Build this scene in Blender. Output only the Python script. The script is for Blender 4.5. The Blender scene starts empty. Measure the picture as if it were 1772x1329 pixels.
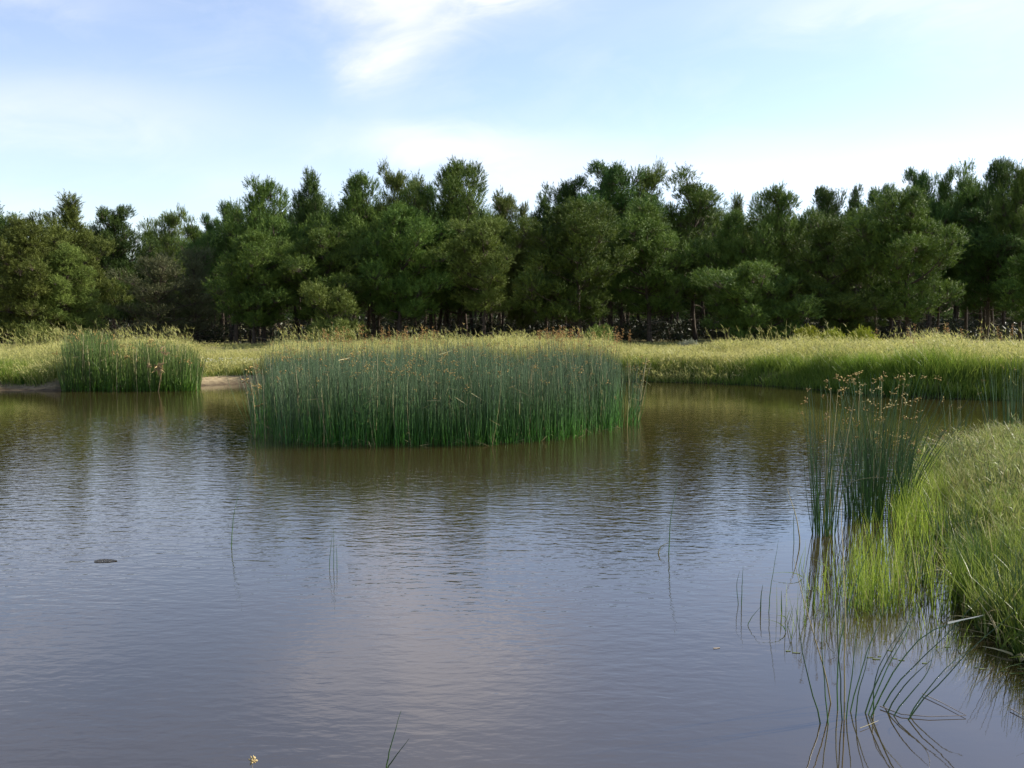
import bpy, math, random
import numpy as np
from mathutils import Vector

PI = math.pi
rad = math.radians
C = bpy.context.scene.collection
SC = bpy.context.scene
rng = np.random.default_rng(7)
random.seed(7)

# ------------------------------------------------------------------ camera
F = 1702.0; HV = 553.0; CAM_H = 2.5
PITCH = math.atan((664.5 - HV) / F)
cd = bpy.data.cameras.new('camera'); cam = bpy.data.objects.new('camera', cd); C.objects.link(cam)
cam.location = (0, 0, CAM_H)
cam.rotation_euler = (PI / 2 - PITCH, 0, 0)
cd.sensor_width = 36; cd.lens = 36 * F / 1772; cd.clip_end = 5000; cd.clip_start = 0.05
SC.camera = cam

# ------------------------------------------------------------------ light
SUN_AZ, SUN_EL = 71, 35          # degrees right of the view axis, above the horizon
saz, sel = rad(SUN_AZ), rad(SUN_EL)
sund = Vector((math.sin(saz) * math.cos(sel), math.cos(saz) * math.cos(sel), math.sin(sel)))
sl = bpy.data.lights.new('sun', 'SUN'); sl.energy = 5.0; sl.angle = rad(0.55); sl.color = (1.0, 0.93, 0.80)
so = bpy.data.objects.new('sun', sl); C.objects.link(so)
so.rotation_euler = sund.to_track_quat('Z', 'Y').to_euler(); so.location = (30, 0, 40)

SC.view_settings.view_transform = 'Standard'; SC.view_settings.look = 'None'
SC.view_settings.gamma = 1; SC.view_settings.exposure = 1.03
SC.cycles.max_bounces = 7; SC.cycles.diffuse_bounces = 3; SC.cycles.glossy_bounces = 3
SC.cycles.transmission_bounces = 3; SC.cycles.transparent_max_bounces = 4
SC.cycles.caustics_reflective = False; SC.cycles.caustics_refractive = False

w = bpy.data.worlds.new('World'); SC.world = w; w.use_nodes = True
N = w.node_tree.nodes; L = w.node_tree.links
bg = N['Background']
sky = N.new('ShaderNodeTexSky'); sky.sky_type = 'NISHITA'; sky.sun_disc = False
sky.sun_elevation = sel; sky.sun_rotation = saz
sky.air_density = 1.0; sky.dust_density = 0.35; sky.ozone_density = 1.4; sky.altitude = 300

def mk(nodes, links):
    def node(t, **kw):
        n = nodes.new(t)
        for k, v in kw.items(): setattr(n, k, v)
        return n
    def M(op, a, b=None, c=None, clamp=False):
        n = nodes.new('ShaderNodeMath'); n.operation = op; n.use_clamp = clamp
        for i, v in enumerate((a, b, c)):
            if v is None: continue
            if isinstance(v, (int, float)): n.inputs[i].default_value = v
            else: links.new(v, n.inputs[i])
        return n.outputs[0]
    return node, M
node, M = mk(N, L)
tc = node('ShaderNodeTexCoord'); sx = node('ShaderNodeSeparateXYZ'); L.new(tc.outputs['Generated'], sx.inputs[0])
az = M('ARCTAN2', sx.outputs[0], sx.outputs[1]); el = M('ARCSINE', sx.outputs[2])
cx = node('ShaderNodeCombineXYZ')
L.new(az, cx.inputs[0]); L.new(M('MULTIPLY_ADD', az, -0.25, M('MULTIPLY', el, 2.6)), cx.inputs[1])
def wnoise(scale, detail, rough, dist):
    n = node('ShaderNodeTexNoise'); n.inputs['Scale'].default_value = scale; n.inputs['Detail'].default_value = detail
    n.inputs['Roughness'].default_value = rough; n.inputs['Distortion'].default_value = dist
    L.new(cx.outputs[0], n.inputs['Vector']); return n.outputs['Fac']
n1 = wnoise(3.2, 7, 0.56, 0.6); n2 = wnoise(9.0, 6, 0.6, 0.9)
wob = M('MULTIPLY', M('SUBTRACT', n1, 0.5), 0.22)
azd = M('ADD', az, wob); eld = M('ADD', el, M('MULTIPLY', M('SUBTRACT', n2, 0.5), 0.05))
def blob(u, v, su, sv, amp, tilt=0.0):      # a soft patch of thin cloud in one direction of the sky
    a0, e0, sa, se = (u - 886) / F, (HV - v) / F, su / F, sv / F
    da = M('SUBTRACT', azd, a0); de = M('SUBTRACT', eld, e0)
    if tilt: de = M('SUBTRACT', de, M('MULTIPLY', da, tilt))
    q = M('ADD', M('POWER', M('ABSOLUTE', M('DIVIDE', da, sa)), 2.0), M('POWER', M('ABSOLUTE', M('DIVIDE', de, se)), 2.0))
    return M('MULTIPLY', M('POWER', 2.718, M('MULTIPLY', q, -1.0)), amp)
blobs = [(750, -40, 210, 90, 1.1, 0.0), (680, 80, 85, 90, 1.0, 0.0), (860, 10, 120, 30, 0.6, 0),
         (90, 55, 190, 40, 0.5, -.08), (170, 235, 260, 65, 0.62, 0.02), (420, 330, 180, 40, 0.3, 0),
         (760, 258, 210, 34, 0.85, 0.0), (900, 330, 160, 50, 0.4, 0), (1180, 300, 330, 45, 0.5, 0.0), (1560, 330, 300, 60, 0.4, 0),
         (1450, 60, 300, 45, 0.5, 0.03), (1700, 110, 220, 70, 0.4, 0), (760, -420, 230, 260, 0.75, 0.0), (1500, -330, 420, 120, 0.4, 0.1),
         (-200, -250, 400, 90, 0.3, 0.0)]
tot = None
for b in blobs:
    o = blob(*b); tot = o if tot is None else M('ADD', tot, o)
far_cover = M('MULTIPLY', M('GREATER_THAN', M('ABSOLUTE', az), 0.75), 0.35)
cov = M('MULTIPLY', M('ADD', tot, 0.0), M('MULTIPLY_ADD', n1, 1.5, 0.12))
cov = M('ADD', cov, M('MULTIPLY', M('SUBTRACT', n2, 0.52), M('MULTIPLY', cov, 1.1)), clamp=True)
thin = M('MULTIPLY', M('SUBTRACT', M('MULTIPLY_ADD', n2, 0.4, M('MULTIPLY', n1, 0.6)), 0.44), 1.1, clamp=True)
cov = M('MAXIMUM', cov, thin, clamp=True)
cov = M('MULTIPLY_ADD', cov, 0.60, 0.06)
mixc = node('ShaderNodeMix'); mixc.data_type = 'RGBA'
L.new(cov, mixc.inputs['Factor']); tint = node('ShaderNodeMix'); tint.data_type = 'RGBA'; tint.blend_type = 'MULTIPLY'; tint.inputs['Factor'].default_value = 1
L.new(sky.outputs[0], tint.inputs['A']); tint.inputs['B'].default_value = (1.04, .97, .99, 1); L.new(tint.outputs['Result'], mixc.inputs['A'])
mixc.inputs['B'].default_value = (6.0, 5.8, 6.1, 1)
L.new(mixc.outputs['Result'], bg.inputs['Color'])
bg.inputs['Strength'].default_value = 0.108

# ------------------------------------------------------------------ pixel of the photograph -> place in the world
def ray(u, v):
    dx = (u - 886) / F; dz = -(v - 664.5) / F
    return np.array([dx, math.cos(PITCH) + dz * math.sin(PITCH), -math.sin(PITCH) + dz * math.cos(PITCH)])
def at_z(u, v, z=0.0):
    r = ray(u, v); t = (CAM_H - z) / -r[2]
    return np.array([r[0] * t, r[1] * t, z])
def at_y(u, v, y):
    r = ray(u, v); t = y / r[1]
    return np.array([r[0] * t, y, CAM_H + r[2] * t])

# ------------------------------------------------------------------ helpers
def tag(o, label=None, cat=None, group=None, kind=None):
    if label: o['label'] = label
    if cat: o['category'] = cat
    if group: o['group'] = group
    if kind: o['kind'] = kind
    return o
def empty(name, loc=(0, 0, 0), rz=0):
    o = bpy.data.objects.new(name, None); C.objects.link(o); o.location = loc; o.rotation_euler = (0, 0, rz)
    o.empty_display_size = 0.3; return o

class Geo:
    """collects vertices and faces with per-vertex values t (along the blade) and r (per blade)"""
    def __init__(s): s.v = []; s.t = []; s.r = []; s.f = {3: [], 4: []}; s.m = {3: [], 4: []}; s.n = 0
    def add(s, v, f, mi=0, t=None, r=None):
        v = np.asarray(v, float).reshape(-1, 3); f = np.asarray(f, int)
        k = f.shape[1]
        s.v.append(v); s.f[k].append(f + s.n); s.m[k].append(np.full(len(f), mi, int) if np.isscalar(mi) else np.asarray(mi))
        s.t.append(np.zeros(len(v)) if t is None else t); s.r.append(np.zeros(len(v)) if r is None else r)
        s.n += len(v)
    def build(s, name, mats, parent=None, smooth=False):
        me = bpy.data.meshes.new(name)
        v = np.concatenate(s.v); f3 = np.concatenate(s.f[3]) if s.f[3] else np.zeros((0, 3), int)
        f4 = np.concatenate(s.f[4]) if s.f[4] else np.zeros((0, 4), int)
        me.vertices.add(len(v)); me.vertices.foreach_set('co', v.astype(np.float32).ravel())
        nl = f3.size + f4.size; me.loops.add(nl)
        me.loops.foreach_set('vertex_index', np.concatenate([f3.ravel(), f4.ravel()]).astype(np.int32))
        me.polygons.add(len(f3) + len(f4))
        st = np.concatenate([np.arange(len(f3)) * 3, f3.size + np.arange(len(f4)) * 4])
        me.polygons.foreach_set('loop_start', st.astype(np.int32))
        mi = np.concatenate([np.concatenate(s.m[k]) if s.m[k] else np.zeros(0, int) for k in (3, 4)])
        me.polygons.foreach_set('material_index', mi.astype(np.int32))
        if smooth: me.polygons.foreach_set('use_smooth', np.ones(len(mi), bool))
        me.update(calc_edges=True); me.validate()
        for nm, arr in (('t', s.t), ('r', s.r)):
            a = me.attributes.new(nm, 'FLOAT', 'POINT'); a.data.foreach_set('value', np.concatenate(arr).astype(np.float32))
        for m in (mats if isinstance(mats, (list, tuple)) else [mats]): me.materials.append(m)
        o = bpy.data.objects.new(name, me); C.objects.link(o)
        if parent: o.parent = parent
        return o

def unit(a): return a / (np.linalg.norm(a, axis=-1, keepdims=True) + 1e-9)
def ribbons(g, base, dirv, length, width, bend=None, segs=3, mi=0, tipw=0.12, r=None):
    """flat tapering blades; bend is a vector added with the square of the length"""
    n = len(base); dirv = unit(dirv); length = np.broadcast_to(length, n); width = np.broadcast_to(width, n)
    if bend is None: bend = np.zeros((n, 3))
    side = unit(np.cross(dirv, unit(rng.normal(size=(n, 3)) * [1, 1, .2])))
    ts = np.linspace(0, 1, segs + 1)
    c = base[:, None] + dirv[:, None] * (length[:, None] * ts)[..., None] + bend[:, None] * (length[:, None] * ts ** 2)[..., None]
    wd = width[:, None] * (1 - (1 - tipw) * ts ** 1.6) * 0.5
    vv = np.stack([c - side[:, None] * wd[..., None], c + side[:, None] * wd[..., None]], 2)   # n, s+1, 2, 3
    k = 2 * (segs + 1); b0 = (np.arange(n) * k)[:, None]; j = np.arange(segs) * 2
    f = np.stack([b0 + j, b0 + j + 1, b0 + j + 3, b0 + j + 2], -1).reshape(-1, 4)
    rr = rng.random(n) if r is None else r
    if not np.isscalar(mi): mi = np.repeat(mi, segs)
    g.add(vv.reshape(-1, 3), f, mi, np.tile(np.repeat(ts, 2), n), np.repeat(rr, k))
    return c[:, -1]
def stems(g, base, tip, rad0, bow=None, sides=3, segs=4, mi=0, tipr=0.3, r=None):
    """round stems from base to tip, bowed sideways by vector bow at the middle"""
    n = len(base); ts = np.linspace(0, 1, segs + 1)
    if bow is None: bow = np.zeros((n, 3))
    c = base[:, None] + (tip - base)[:, None] * ts[None, :, None] + bow[:, None] * (4 * ts * (1 - ts))[None, :, None]
    ax = unit(tip - base); e1 = unit(np.cross(ax, np.array([0.3, 1, 0.1]))); e2 = np.cross(ax, e1)
    ph = rng.random(n)[:, None] * 6 + np.arange(sides) * 2 * PI / sides
    ring = e1[:, None] * np.cos(ph)[..., None] + e2[:, None] * np.sin(ph)[..., None]      # n,sides,3
    rr_ = np.broadcast_to(rad0, n)[:, None] * (1 - (1 - tipr) * ts ** 1.5)
    vv = c[:, :, None] + ring[:, None] * rr_[..., None, None]
    k = (segs + 1) * sides; b0 = (np.arange(n) * k)[:, None, None]
    i = np.arange(segs)[:, None] * sides; j = np.arange(sides); jn = (j + 1) % sides
    f = np.stack([b0 + i + j, b0 + i + jn, b0 + i + sides + jn, b0 + i + sides + j], -1).reshape(-1, 4)
    rr = rng.random(n) if r is None else r
    if not np.isscalar(mi): mi = np.repeat(mi, segs * sides)
    g.add(vv.reshape(-1, 3), f, mi, np.tile(np.repeat(ts, sides), n), np.repeat(rr, k))
def tube(g, pts, rads, sides=7, mi=0, t=0.5, r=0.5):
    pts = np.asarray(pts, float); n = len(pts); d = unit(np.gradient(pts, axis=0))
    ref = np.array([1.0, .1, 0]) if abs(d[0][2]) > .7 else np.array([0, 0.1, 1.0])
    e1 = unit(np.cross(d, ref)); e2 = np.cross(d, e1); ph = np.arange(sides) * 2 * PI / sides
    vv = pts[:, None] + (e1[:, None] * np.cos(ph)[:, None] + e2[:, None] * np.sin(ph)[:, None]) * np.asarray(rads)[:, None, None]
    i = np.arange(n - 1)[:, None] * sides; j = np.arange(sides); jn = (j + 1) % sides
    f = np.stack([i + j, i + jn, i + sides + jn, i + sides + j], -1).reshape(-1, 4)
    g.add(vv.reshape(-1, 3), f, mi, np.repeat(np.linspace(0, 1, n), sides), np.full(n * sides, r))
def spikelets(g, pos, size, mi=0, spread=1.0, n_each=7, droop=0.2):
    """brown seed heads: small pointed ellipsoids on a loose umbel"""
    n = len(pos); P = np.repeat(pos, n_each, 0); S = np.repeat(np.broadcast_to(size, n), n_each)
    d = unit(rng.normal(size=(len(P), 3)) * [1, 1, .8] + [0, 0, .35 - droop])
    o = P + d * (S * rng.uniform(0.25, 1.3, len(P)) * spread)[:, None]
    e1 = unit(np.cross(d, [0.2, .3, 1])); e2 = np.cross(d, e1); wl = S * 0.42; ww = S * 0.17
    v = np.stack([o - d * wl[:, None], o + e1 * ww[:, None], o + e2 * ww[:, None], o - e1 * ww[:, None], o - e2 * ww[:, None], o + d * wl[:, None]], 1)
    fb = np.array([[0, 2, 1], [0, 3, 2], [0, 4, 3], [0, 1, 4], [5, 1, 2], [5, 2, 3], [5, 3, 4], [5, 4, 1]])
    f = ((np.arange(len(P)) * 6)[:, None, None] + fb).reshape(-1, 3)
    g.add(v.reshape(-1, 3), f, mi, np.full(len(P) * 6, .9), np.repeat(rng.random(len(P)), 6))
    ribbons(g, P, o - P, np.linalg.norm(o - P, axis=1), S * 0.07, segs=1, mi=mi)

# ------------------------------------------------------------------ materials
def new_mat(name):
    m = bpy.data.materials.new(name); m.use_nodes = True
    nt = m.node_tree; nt.nodes.clear(); nd, MM = mk(nt.nodes, nt.links)
    out = nd('ShaderNodeOutputMaterial'); return m, nt, nd, MM, out
def ramp(nt, nd, fac, stops):
    r = nd('ShaderNodeValToRGB'); e = r.color_ramp.elements
    while len(e) < len(stops): e.new(0.5)
    for i, (p, c) in enumerate(stops): e[i].position = p; e[i].color = (*c, 1)
    nt.links.new(fac, r.inputs[0]); return r.outputs[0]
def blade_mat(name, low, high, vari=0.35, trans=0.35, rough=0.5, tsplit=(0.2, 0.8), alt=None, spec=0.35, patch=1.2):
    """plant tissue: colour goes from low to high along the blade, varies per blade and over the ground; thin, so light shines through"""
    m, nt, nd, MM, out = new_mat(name); Lk = nt.links
    at = nd('ShaderNodeAttribute', attribute_name='t'); ar = nd('ShaderNodeAttribute', attribute_name='r')
    mr = nd('ShaderNodeMapRange'); Lk.new(at.outputs['Fac'], mr.inputs[0]); mr.inputs[1].default_value, mr.inputs[2].default_value = tsplit
    mx = nd('ShaderNodeMix'); mx.data_type = 'RGBA'; Lk.new(mr.outputs[0], mx.inputs['Factor'])
    mx.inputs['A'].default_value = (*low, 1); mx.inputs['B'].default_value = (*high, 1)
    col = mx.outputs['Result']
    g = nd('ShaderNodeNewGeometry'); nz = nd('ShaderNodeTexNoise'); nz.inputs['Scale'].default_value = patch; nz.inputs['Detail'].default_value = 3
    Lk.new(g.outputs['Position'], nz.inputs['Vector'])
    if alt:
        m2 = nd('ShaderNodeMix'); m2.data_type = 'RGBA'; Lk.new(col, m2.inputs['A']); m2.inputs['B'].default_value = (*alt, 1)
        fac = MM('MULTIPLY', MM('SUBTRACT', MM('ADD', MM('MULTIPLY', ar.outputs['Fac'], .6), nz.outputs['Fac']), 0.62), 2.2, clamp=True)
        Lk.new(fac, m2.inputs['Factor']); col = m2.outputs['Result']
    hs = nd('ShaderNodeHueSaturation'); Lk.new(col, hs.inputs['Color'])
    Lk.new(MM('ADD', 1 - vari, MM('MULTIPLY', ar.outputs['Fac'], 2 * vari)), hs.inputs['Value'])
    Lk.new(MM('ADD', 0.485, MM('MULTIPLY', nz.outputs['Fac'], .03)), hs.inputs['Hue'])
    p = nd('ShaderNodeBsdfPrincipled'); Lk.new(hs.outputs[0], p.inputs['Base Color']); p.inputs['Roughness'].default_value = rough
    p.inputs['Specular IOR Level'].default_value = spec
    tr = nd('ShaderNodeBsdfTranslucent'); Lk.new(hs.outputs[0], tr.inputs['Color'])
    ms = nd('ShaderNodeMixShader'); ms.inputs[0].default_value = trans
    Lk.new(p.outputs[0], ms.inputs[1]); Lk.new(tr.outputs[0], ms.inputs[2]); Lk.new(ms.outputs[0], out.inputs[0])
    return m
def needle_mat(name, a, b, trans=0.16):
    m, nt, nd, MM, out = new_mat(name); Lk = nt.links
    oi = nd('ShaderNodeObjectInfo'); ar = nd('ShaderNodeAttribute', attribute_name='r'); tcn = nd('ShaderNodeTexCoord')
    nz = nd('ShaderNodeTexNoise'); nz.inputs['Scale'].default_value = 0.7; nz.inputs['Detail'].default_value = 2
    Lk.new(tcn.outputs['Object'], nz.inputs['Vector'])
    mx = nd('ShaderNodeMix'); mx.data_type = 'RGBA'; mx.inputs['A'].default_value = (*a, 1); mx.inputs['B'].default_value = (*b, 1)
    Lk.new(MM('ADD', MM('MULTIPLY', ar.outputs['Fac'], 0.45), MM('MULTIPLY', MM('SUBTRACT', nz.outputs['Fac'], 0.3), 1.2), clamp=True), mx.inputs['Factor'])
    hs = nd('ShaderNodeHueSaturation'); Lk.new(mx.outputs['Result'], hs.inputs['Color'])
    Lk.new(MM('ADD', 0.78, MM('MULTIPLY', oi.outputs['Random'], 0.5)), hs.inputs['Value'])
    Lk.new(MM('ADD', 0.488, MM('MULTIPLY', oi.outputs['Random'], 0.02)), hs.inputs['Hue'])
    p = nd('ShaderNodeBsdfPrincipled'); Lk.new(hs.outputs[0], p.inputs['Base Color']); p.inputs['Roughness'].default_value = .55
    p.inputs['Specular IOR Level'].default_value = 0.12
    tr = nd('ShaderNodeBsdfTranslucent'); Lk.new(hs.outputs[0], tr.inputs['Color'])
    ms = nd('ShaderNodeMixShader'); ms.inputs[0].default_value = trans
    Lk.new(p.outputs[0], ms.inputs[1]); Lk.new(tr.outputs[0], ms.inputs[2]); Lk.new(ms.outputs[0], out.inputs[0])
    return m
def solid_mat(name, stops, scale=4, rough=.85, bump=0.0, stretch=(1, 1, 1)):
    m, nt, nd, MM, out = new_mat(name); Lk = nt.links
    tcn = nd('ShaderNodeTexCoord'); mp = nd('ShaderNodeMapping'); mp.inputs['Scale'].default_value = stretch
    Lk.new(tcn.outputs['Object'], mp.inputs[0])
    nz = nd('ShaderNodeTexNoise'); nz.inputs['Scale'].default_value = scale; nz.inputs['Detail'].default_value = 6; Lk.new(mp.outputs[0], nz.inputs['Vector'])
    c = ramp(nt, nd, nz.outputs['Fac'], stops)
    p = nd('ShaderNodeBsdfPrincipled'); Lk.new(c, p.inputs['Base Color']); p.inputs['Roughness'].default_value = rough
    p.inputs['Specular IOR Level'].default_value = 0.25
    if bump:
        b = nd('ShaderNodeBump'); b.inputs['Strength'].default_value = bump; b.inputs['Distance'].default_value = .05
        Lk.new(nz.outputs['Fac'], b.inputs['Height']); Lk.new(b.outputs[0], p.inputs['Normal'])
    Lk.new(p.outputs[0], out.inputs[0]); return m

bark = solid_mat('bark', [(.3, (.035, .026, .02)), (.7, (.11, .085, .065))], 6, .9, .6, (2, 2, .5))
dead_wood = solid_mat('dead_wood', [(.3, (.16, .13, .10)), (.7, (.34, .29, .23))], 5, .9)
ndl_dark = needle_mat('pine_needles', (.024, .058, .017), (.115, .185, .036))
ndl_mid = needle_mat('fresh_pine_needles', (.034, .074, .018), (.165, .235, .040))
ndl_olive = needle_mat('olive_pine_needles', (.070, .100, .022), (.175, .215, .045))
ndl_grey = needle_mat('dying_pine_needles', (.085, .100, .045), (.15, .16, .07))
shrub_leaf = needle_mat('shrub_leaves', (.12, .16, .015), (.30, .32, .03), .3)
grey_leaf = needle_mat('grey_shrub_leaves', (.16, .18, .12), (.28, .29, .22), .2)

reed_mat = blade_mat('bulrush_stem', (.050, .165, .012), (.085, .135, .065), .55, .2, .38, (0.12, 0.8), spec=.5, patch=.5)
reed_near = blade_mat('near_bulrush_stem', (.060, .135, .018), (.045, .098, .030), .35, .10, .35, (0.0, 0.5), spec=.5, patch=.5)
reed_green = blade_mat('bright_reed_stem', (.08, .175, .012), (.105, .165, .040), .5, .35, .4, (0.1, 0.8), spec=.45)
straw = blade_mat('dead_reed', (.32, .27, .12), (.50, .43, .24), .3, .2, .6)
heads = blade_mat('seed_head', (.30, .20, .06), (.36, .25, .08), .5, .2, .7)
pale_heads = blade_mat('pale_seed_head', (.50, .42, .20), (.58, .47, .22), .3, .3, .7)
grass_green = blade_mat('green_grass', (.045, .130, .010), (.15, .25, .025), .35, .42, .45, (0.1, 0.9), alt=(.20, .25, .04), patch=.35)
grass_gold = blade_mat('golden_grass', (.16, .22, .05), (.50, .46, .18), .28, .42, .55, (0.1, 0.6), alt=(.38, .36, .11), patch=.45)
bank_blade = blade_mat('bank_grass_blade', (.025, .078, .008), (.10, .18, .020), .55, .35, .4, (0.05, .85), alt=(.24, .27, .05), patch=1.4)
spit_gold = blade_mat('bank_straw_blade', (.11, .15, .035), (.38, .34, .14), .45, .3, .5, (0.1, .7), alt=(.22, .26, .07), patch=.8)
grass_lush = blade_mat('waterside_grass', (.060, .145, .010), (.20, .29, .030), .45, .40, .4, (0.05, .8), alt=(.26, .32, .05), patch=.8)
dead_leaf = blade_mat('torn_leaf', (.26, .19, .08), (.40, .29, .13), .5, .2, .7)
dock_mat = blade_mat('dock_seed', (.22, .11, .04), (.34, .19, .06), .5, .2, .7)
petal = blade_mat('white_petals', (.75, .75, .7), (.8, .8, .75), .1, .2, .6)
pad_mat = blade_mat('floating_leaf', (.16, .20, .05), (.22, .24, .07), .3, .1, .35)

# ------------------------------------------------------------------ the pond outline (image points on the water level, then far round)
shore_uv = [(-260, 690), (-100, 682), (0, 676), (60, 677), (110, 676), (180, 674), (260, 670), (345, 669), (400, 665), (470, 664), (600, 662), (800, 660),
            (1000, 659), (1130, 661), (1250, 664), (1330, 668), (1400, 673), (1480, 681), (1560, 686), (1650, 690), (1740, 692), (1850, 696), (2020, 704), (2060, 722),
            (1960, 741), (1850, 752), (1760, 762), (1690, 768), (1630, 776), (1604, 796), (1600, 840), (1612, 880), (1640, 930), (1660, 980), (1668, 1030),
            (1690, 1075), (1760, 1130), (1850, 1200), (2000, 1330)]
shore = [at_z(u, v)[:2] for u, v in shore_uv]
shore += [np.array(p) for p in [(4.6, 4.2), (3.2, 3.4), (0.5, 3.0), (-2.5, 3.1), (-5.5, 4.2), (-9, 6.5), (-13, 11), (-17, 18), (-20, 26), (-21.5, 31)]]
shore = np.array(shore)
def sdist(x, y):
    """signed distance to the pond's edge: positive on land"""
    x = np.asarray(x, float).ravel(); y = np.asarray(y, float).ravel(); out = np.empty(len(x))
    A = shore; B = np.roll(shore, -1, 0); D = B - A; dd = (D ** 2).sum(1)
    for s in range(0, len(x), 100000):
        px, py = x[s:s + 100000, None], y[s:s + 100000, None]
        h = np.clip(((px - A[:, 0]) * D[:, 0] + (py - A[:, 1]) * D[:, 1]) / dd, 0, 1)
        d = np.sqrt((px - A[:, 0] - h * D[:, 0]) ** 2 + (py - A[:, 1] - h * D[:, 1]) ** 2).min(1)
        cr = ((A[:, 1] > py) != (B[:, 1] > py)) & (px < D[:, 0] * (py - A[:, 1]) / np.where(D[:, 1] == 0, 1e-9, D[:, 1]) + A[:, 0])
        out[s:s + 100000] = np.where(cr.sum(1) % 2 == 1, -d, d)
    return out
sdist_exact = sdist
_gx, _gy, _st = -34.0, -1.0, 0.1; _nx, _ny = 700, 660
_A, _B = np.meshgrid(_gx + np.arange(_nx) * _st, _gy + np.arange(_ny) * _st)
_SD = sdist_exact(_A.ravel(), _B.ravel()).reshape(_ny, _nx)
def sdist(x, y):
    x = np.asarray(x, float).ravel(); y = np.asarray(y, float).ravel(); out = np.empty(len(x))
    a = (x - _gx) / _st; b = (y - _gy) / _st; ok = (a > 0) & (b > 0) & (a < _nx - 1.01) & (b < _ny - 1.01)
    if (~ok).any(): out[~ok] = sdist_exact(x[~ok], y[~ok])
    a, b = a[ok], b[ok]; i, j = a.astype(int), b.astype(int); fa, fb = a - i, b - j
    out[ok] = (_SD[j, i] * (1 - fa) + _SD[j, i + 1] * fa) * (1 - fb) + (_SD[j + 1, i] * (1 - fa) + _SD[j + 1, i + 1] * fa) * fb
    return out
def vnoise(x, y, sc, seed=0):
    x = x / sc; y = y / sc; xi = np.floor(x).astype(int); yi = np.floor(y).astype(int); fx = x - xi; fy = y - yi
    fx = fx * fx * (3 - 2 * fx); fy = fy * fy * (3 - 2 * fy)
    def hsh(a, b): n = np.sin(a * 127.1 + b * 311.7 + seed * 74.7) * 43758.5453; return n - np.floor(n)
    return (hsh(xi, yi) * (1 - fx) + hsh(xi + 1, yi) * fx) * (1 - fy) + (hsh(xi, yi + 1) * (1 - fx) + hsh(xi + 1, yi + 1) * fx) * fy
def smooth(e0, e1, x): t = np.clip((x - e0) / (e1 - e0), 0, 1); return t * t * (3 - 2 * t)
def ubear(x, y): return 886 + F * x / np.maximum(y, 1)      # which bearing of the photograph a place lies on
def ground_z(x, y, d=None):
    x = np.asarray(x, float).ravel(); y = np.asarray(y, float).ravel()
    if d is None: d = sdist(x, y)
    u = ubear(x, y)
    beach = np.maximum(smooth(300, 350, u) * (1 - smooth(455, 520, u)), 1 - smooth(60, 120, u)) * (y > 25)
    wid = 0.9 + 1.0 * beach                                    # the sandy shore rises slowly, the grassy bank quickly
    spit = (y < 24) & (x > 2)
    z = np.where(d > 0, 0.55 * smooth(0, 1, d / wid) * (1 - 0.35 * beach) + 0.28 * smooth(2, 14, d), -0.5 * smooth(0, 1, -d / 1.5) - 0.01)
    z = np.where(spit & (d > 0), 0.20 * smooth(0, 1.2, d) + .05 * smooth(1, 5, d), z)
    near = (y < 5) & (d > 0)
    z = np.where(near, np.minimum(0.9, .45 * d), z)
    z = z + (vnoise(x, y, 2.3, 1) - .5) * 0.10 * smooth(0, 2, d) + (vnoise(x, y, 9, 2) - .5) * 0.25 * smooth(4, 16, d) + (vnoise(x, y, .5, 3) - .5) * .03 * (d > 0)
    return z

# ------------------------------------------------------------------ ground sheet, one mesh to the horizon
def axis(lo, hi, a, b, step, grow=1.25):
    mid = list(np.arange(a, b + 1e-6, step)); s = step; x = a; left = []
    while x > lo: s *= grow; x -= s; left.append(x)
    s = step; x = b; right = []
    while x < hi: s *= grow; x += s; right.append(x)
    return np.array(left[::-1] + mid + right)
gx = axis(-1800, 1800, -26, 26, 0.22, 1.18); gy = axis(-60, 3000, 0, 50, 0.22, 1.10)
X, Y = np.meshgrid(gx, gy); nx, ny = len(gx), len(gy)
Z = ground_z(X.ravel(), Y.ravel()); UB = ubear(X.ravel(), Y.ravel())
BEACH = np.maximum(smooth(300, 350, UB) * (1 - smooth(455, 520, UB)), 1 - smooth(60, 120, UB)) * (Y.ravel() > 25)
i = np.arange(ny - 1)[:, None] * nx + np.arange(nx - 1)
gg = Geo(); gg.add(np.stack([X.ravel(), Y.ravel(), Z], 1), np.stack([i, i + 1, i + nx + 1, i + nx], -1).reshape(-1, 4), 0, None, BEACH)
m, nt, nd, MM, out = new_mat('ground'); Lk = nt.links
geo = nd('ShaderNodeNewGeometry'); sp = nd('ShaderNodeSeparateXYZ'); Lk.new(geo.outputs['Position'], sp.inputs[0])
def gn(scale, detail=5, rough=.6):
    n = nd('ShaderNodeTexNoise'); n.inputs['Scale'].default_value = scale; n.inputs['Detail'].default_value = detail
    n.inputs['Roughness'].default_value = rough; Lk.new(geo.outputs['Position'], n.inputs['Vector']); return n.outputs['Fac']
dry = ramp(nt, nd, gn(.25), [(.35, (.12, .13, .04)), (.5, (.18, .165, .065)), (.65, (.25, .21, .095))])
sandy = ramp(nt, nd, gn(5), [(.3, (.13, .10, .06)), (.6, (.27, .215, .13))])
soil = ramp(nt, nd, gn(6), [(.35, (.030, .030, .015)), (.65, (.085, .070, .035))])
bm = nd('ShaderNodeMix'); bm.data_type = 'RGBA'; ab = nd('ShaderNodeAttribute', attribute_name='r'); Lk.new(ab.outputs['Fac'], bm.inputs['Factor'])
Lk.new(soil, bm.inputs['A']); Lk.new(sandy, bm.inputs['B']); sand = bm.outputs['Result']
mix1 = nd('ShaderNodeMix'); mix1.data_type = 'RGBA'
hz = MM('ADD', sp.outputs[2], MM('MULTIPLY', MM('SUBTRACT', gn(1.2), .5), .25))
Lk.new(MM('MULTIPLY', MM('SUBTRACT', hz, .26), 9.0, clamp=True), mix1.inputs['Factor'])
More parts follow.
